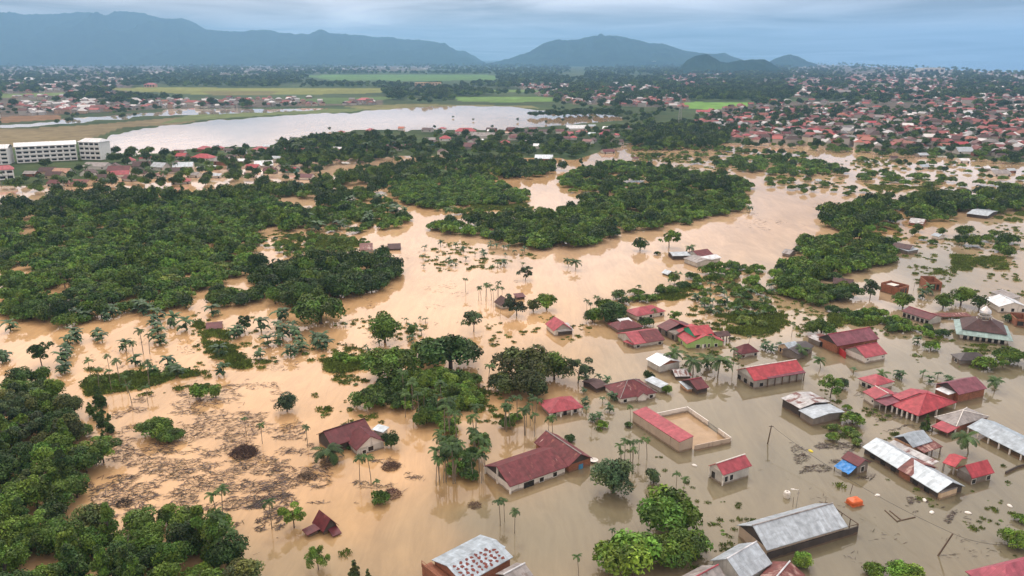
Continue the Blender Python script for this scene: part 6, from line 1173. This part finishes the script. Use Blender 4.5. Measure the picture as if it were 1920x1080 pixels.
def heap(px, py, wpx, hk, n, c, label, name='brush_heap', cat='brush heap'):
    x, y = P(px, py); R = wpx * depth(x, y) / F / 2; g = np.random.default_rng(int(px)); V, Fc, Cc = [], [], []
    for i in range(n):
        a = g.uniform(0, 6.28); q = g.random() ** .6; p0 = np.array((R * q * math.cos(a), R * q * math.sin(a), R * hk * (1 - q * q) * g.uniform(.2, 1))); d = g.normal(size=3); d[2] = abs(d[2]) * .6; d /= np.linalg.norm(d); L_ = R * g.uniform(.15, .4); s = np.cross(d, g.normal(size=3)); s /= np.linalg.norm(s); s *= R * .018 + .01
        i0 = len(V); V += [tuple(p0 - s), tuple(p0 + s), tuple(p0 + d * L_ + s * .3), tuple(p0 + d * L_ - s * .3)]; Fc.append((i0, i0 + 1, i0 + 2, i0 + 3)); k = g.uniform(.6, 1.5); Cc += [(c[0] * k, c[1] * k, c[2] * k, 1)] * 4
    return tag(obj(name, mesh(name, V, Fc, [bpy.data.materials['driftwood']], col=Cc), None, (x, y, 0)), label, cat, 'brush heaps in the flood')
heap(457, 850, 50, .6, 1100, (.085, .055, .045), 'large brown heap of dead brush among the floating debris')
heap(733, 876, 34, .5, 700, (.12, .075, .055), 'oval mat of dry brown brush below the two-gabled house')
heap(890, 948, 26, .4, 300, (.10, .06, .05), 'small rusty brush mat left of the leaning palms')
heap(735, 928, 36, .6, 500, (.10, .045, .04), 'reddish brush beside the leafy mound with palms')
heap(575, 895, 40, .3, 400, (.09, .065, .05), 'flat brown brush mat above the slender areca palm')
heap(232, 945, 30, .6, 400, (.04, .035, .03), 'dark brush pile at the upper edge of the near forest')
# ---- poles, wires and small things
def pole(name, label, base, top, r, arm=0, cat='pole', mat=None, lamp=False):
    """a pole from its foot pixel to its head, leaning in the plane that faces the camera"""
    x, y = P(*base); d = depth(x, y); H_ = (base[1] - top[1]) * d / F / CP; lean = (top[0] - base[0]) * d / F - (x / y * 0)
    xt, yt = x + lean, y; q = root(name, label, cat, (x, y)); mb = MB(); mb.bar((0, 0, -1.5), (lean, 0, H_), r, r2=r * .75, n=8); mb.build('shaft', mat or WOOD, q)
    if arm: mb = MB(); mb.box(lean * .96 - arm, lean * .96 + arm, -.06, .06, H_ * .94, H_ * .94 + .12); mb.build('crossarm', WOOD, q)
    if lamp: mb = MB(); mb.bar((lean, 0, H_), (lean - .9, 0, H_ + .15), .05); mb.box(lean - 1.5, lean - .85, -.14, .14, H_ + .08, H_ + .22); mb.build('lamp_head', WHITE, q)
    return (x + lean, y, H_)
t1 = pole('utility_pole', 'leaning wooden power pole with a short crossarm in grey water', (1438, 832), (1443, 796), .16, .5)
t2 = pole('utility_pole', 'strongly tilted bare power pole near the lower right corner', (1752, 1042), (1779, 996), .16)
pole('post', 'thin dark post standing in the water right of the small pale house', (1368, 898), (1368, 878), .09)
pole('street_lamp', 'thin street lamp behind the long silver hall', (1492, 952), (1494, 916), .07, lamp=True, mat=CONC); pole('post', 'thin rod beside the street lamp', (1487, 950), (1486, 930), .05)
pole('post', 'tilted post behind the orange float', (1592, 926), (1597, 906), .07); pole('street_lamp', 'white-headed lamp post behind the mosque', (1825, 586), (1828, 568), .09, lamp=True, mat=CONC); pole('post', 'thin pale pole in the open water below the drowned house', (938, 596), (938, 580), .06); pole('post', 'thin rod beyond the brick shells', (1712, 545), (1714, 528), .06)
pole('post', 'mast on the roof end of the long silver hall', (1546, 950), (1547, 934), .05)
def wire(label, a, b, sag):
    mb = MB(); n = 14; pts = [tuple(np.array(a) * (1 - s) + np.array(b) * s - np.array((0, 0, sag * 4 * s * (1 - s)))) for s in np.linspace(0, 1, n + 1)]
    for p, q in zip(pts, pts[1:]): mb.bar(p, q, .03, n=4)
    tag(mb.build('power_line', IRON), label, 'wire')
wire('sagging power line between the crossarm pole and the tilted pole', t1, t2, 1.5)
p = P(1900, 1062); wire('power line from the tilted pole towards the magenta roof', t2, (p[0], p[1], 4.2), .8)
p = P(1665, 958); q = root('driftwood_frame', 'three long bamboo poles floating in a V', 'driftwood', P(1685, 972))
o0 = P(1685, 972)
for a, b_ in (((1659, 957), (1683, 979)), ((1668, 958), (1690, 976)), ((1681, 978), (1716, 970))):
    mb = MB(); A0, B0 = P(*a) - o0, P(*b_) - o0; mb.bar((*A0, .06), (*B0, .1), .1); mb.build('pole', WOOD, q)
# orange float: a tarpaulin-covered box
c, rot, Lx, W = rect((1586, 934), (1600, 944), C=(1615, 936), he=.9)
r = root('orange_float', 'orange tarpaulin-covered box floating between shanty and long hall', 'float', c, rot); ORG = plain('orange_tarpaulin', (.62, .13, .03), .5); X, Y = Lx / 2, W / 2
mb = MB(); ring = lambda k, z: [(-X * k, -Y * k * .8, z), (-X * k * .8, -Y * k, z), (X * k * .8, -Y * k, z), (X * k, -Y * k * .8, z), (X * k, Y * k * .8, z), (X * k * .8, Y * k, z), (-X * k * .8, Y * k, z), (-X * k, Y * k * .8, z)]
R_ = [ring(1.0, -.4), ring(1.02, .7), ring(.92, .95), ring(.25, 1.25)]
for a, b_ in zip(R_, R_[1:]):
    for i in range(8): mb.quad([a[i], a[(i + 1) % 8], b_[(i + 1) % 8], b_[i]])
mb.quad(R_[-1]); mb.build('cover', ORG, r)
mb = MB(); mb.slab([(-X - .1, -Y - .1, .12), (X + .1, -Y - .1, .12), (X + .1, Y + .1, .12), (-X - .1, Y + .1, .12)], .3); mb.build('rim', plain('faded_orange', (.4, .14, .06)), r)
r = root('water_drum', 'white drum adrift above the long silver hall', 'drum', P(1475, 932)); mb = MB(); mb.lathe([(0, 1.25), (.5, 1.2), (.62, 1.0), (.62, .1), (.55, -.3)], 14); mb.build('body', WHITE, r, smooth=True); mb = MB(); mb.lathe([(0, 1.36), (.2, 1.35), (.22, 1.2)], 10); mb.build('lid', CONC, r)
r = root('satellite_dish', 'white dish lying on the water beside the long maroon house', 'dish', P(1113, 866)); mb = MB(); mb.lathe([(0, .1), (.5, .2), (.95, .5)], 14); mb.build('bowl', WHITE, r, smooth=True)
for i, (px, py, lb) in enumerate([(1441, 848, 0), (1645, 929, 'white float nearest the orange float'), (1747, 961, 'white bag beside the drifting twigs'), (1733, 938, 'white bag by the bamboo poles'), (1893, 949, 'white bag at the right edge weeds'), (1520, 846, 'yellow bag in the weeds below the patchwork shack'), (1302, 873, 'pale bag left of the small pale house'), (1815, 962, 'tiny white bag right of the drifting twigs')]):
    if not lb: continue
    mb = MB(); g = np.random.default_rng(i); mb.lathe([(.5, -.1), (.55, .12), (.35, .3), (0, .36)], 9); o = mb.build('floating_bag', plain('yellow_plastic', (.7, .6, .05)) if 'yellow' in lb else WHITE, None, (*P(px, py), 0), .4 * i, True); o.scale = (1.1, .7, .8); tag(o, lb, 'bag', 'rubbish floating among the houses')

# ------------------------------------------------------------------ haze
hz = MB(); hz.box(-30000, 30000, -400, 21300, -9, 730)
m = bpy.data.materials.new('haze'); m.use_nodes = True; t = m.node_tree; t.nodes.clear(); o_ = nd('ShaderNodeOutputMaterial', t); pv = nd('ShaderNodeVolumePrincipled', t)
pv.inputs['Color'].default_value = (.32, .62, 1.0, 1); pv.inputs['Density'].default_value = 1.0e-4; pv.inputs['Anisotropy'].default_value = 0.4
lk(t, pv.outputs[0], o_.inputs['Volume'])
tag(hz.build('haze', m), 'pale blue haze over the plain', 'haze', kind='stuff')
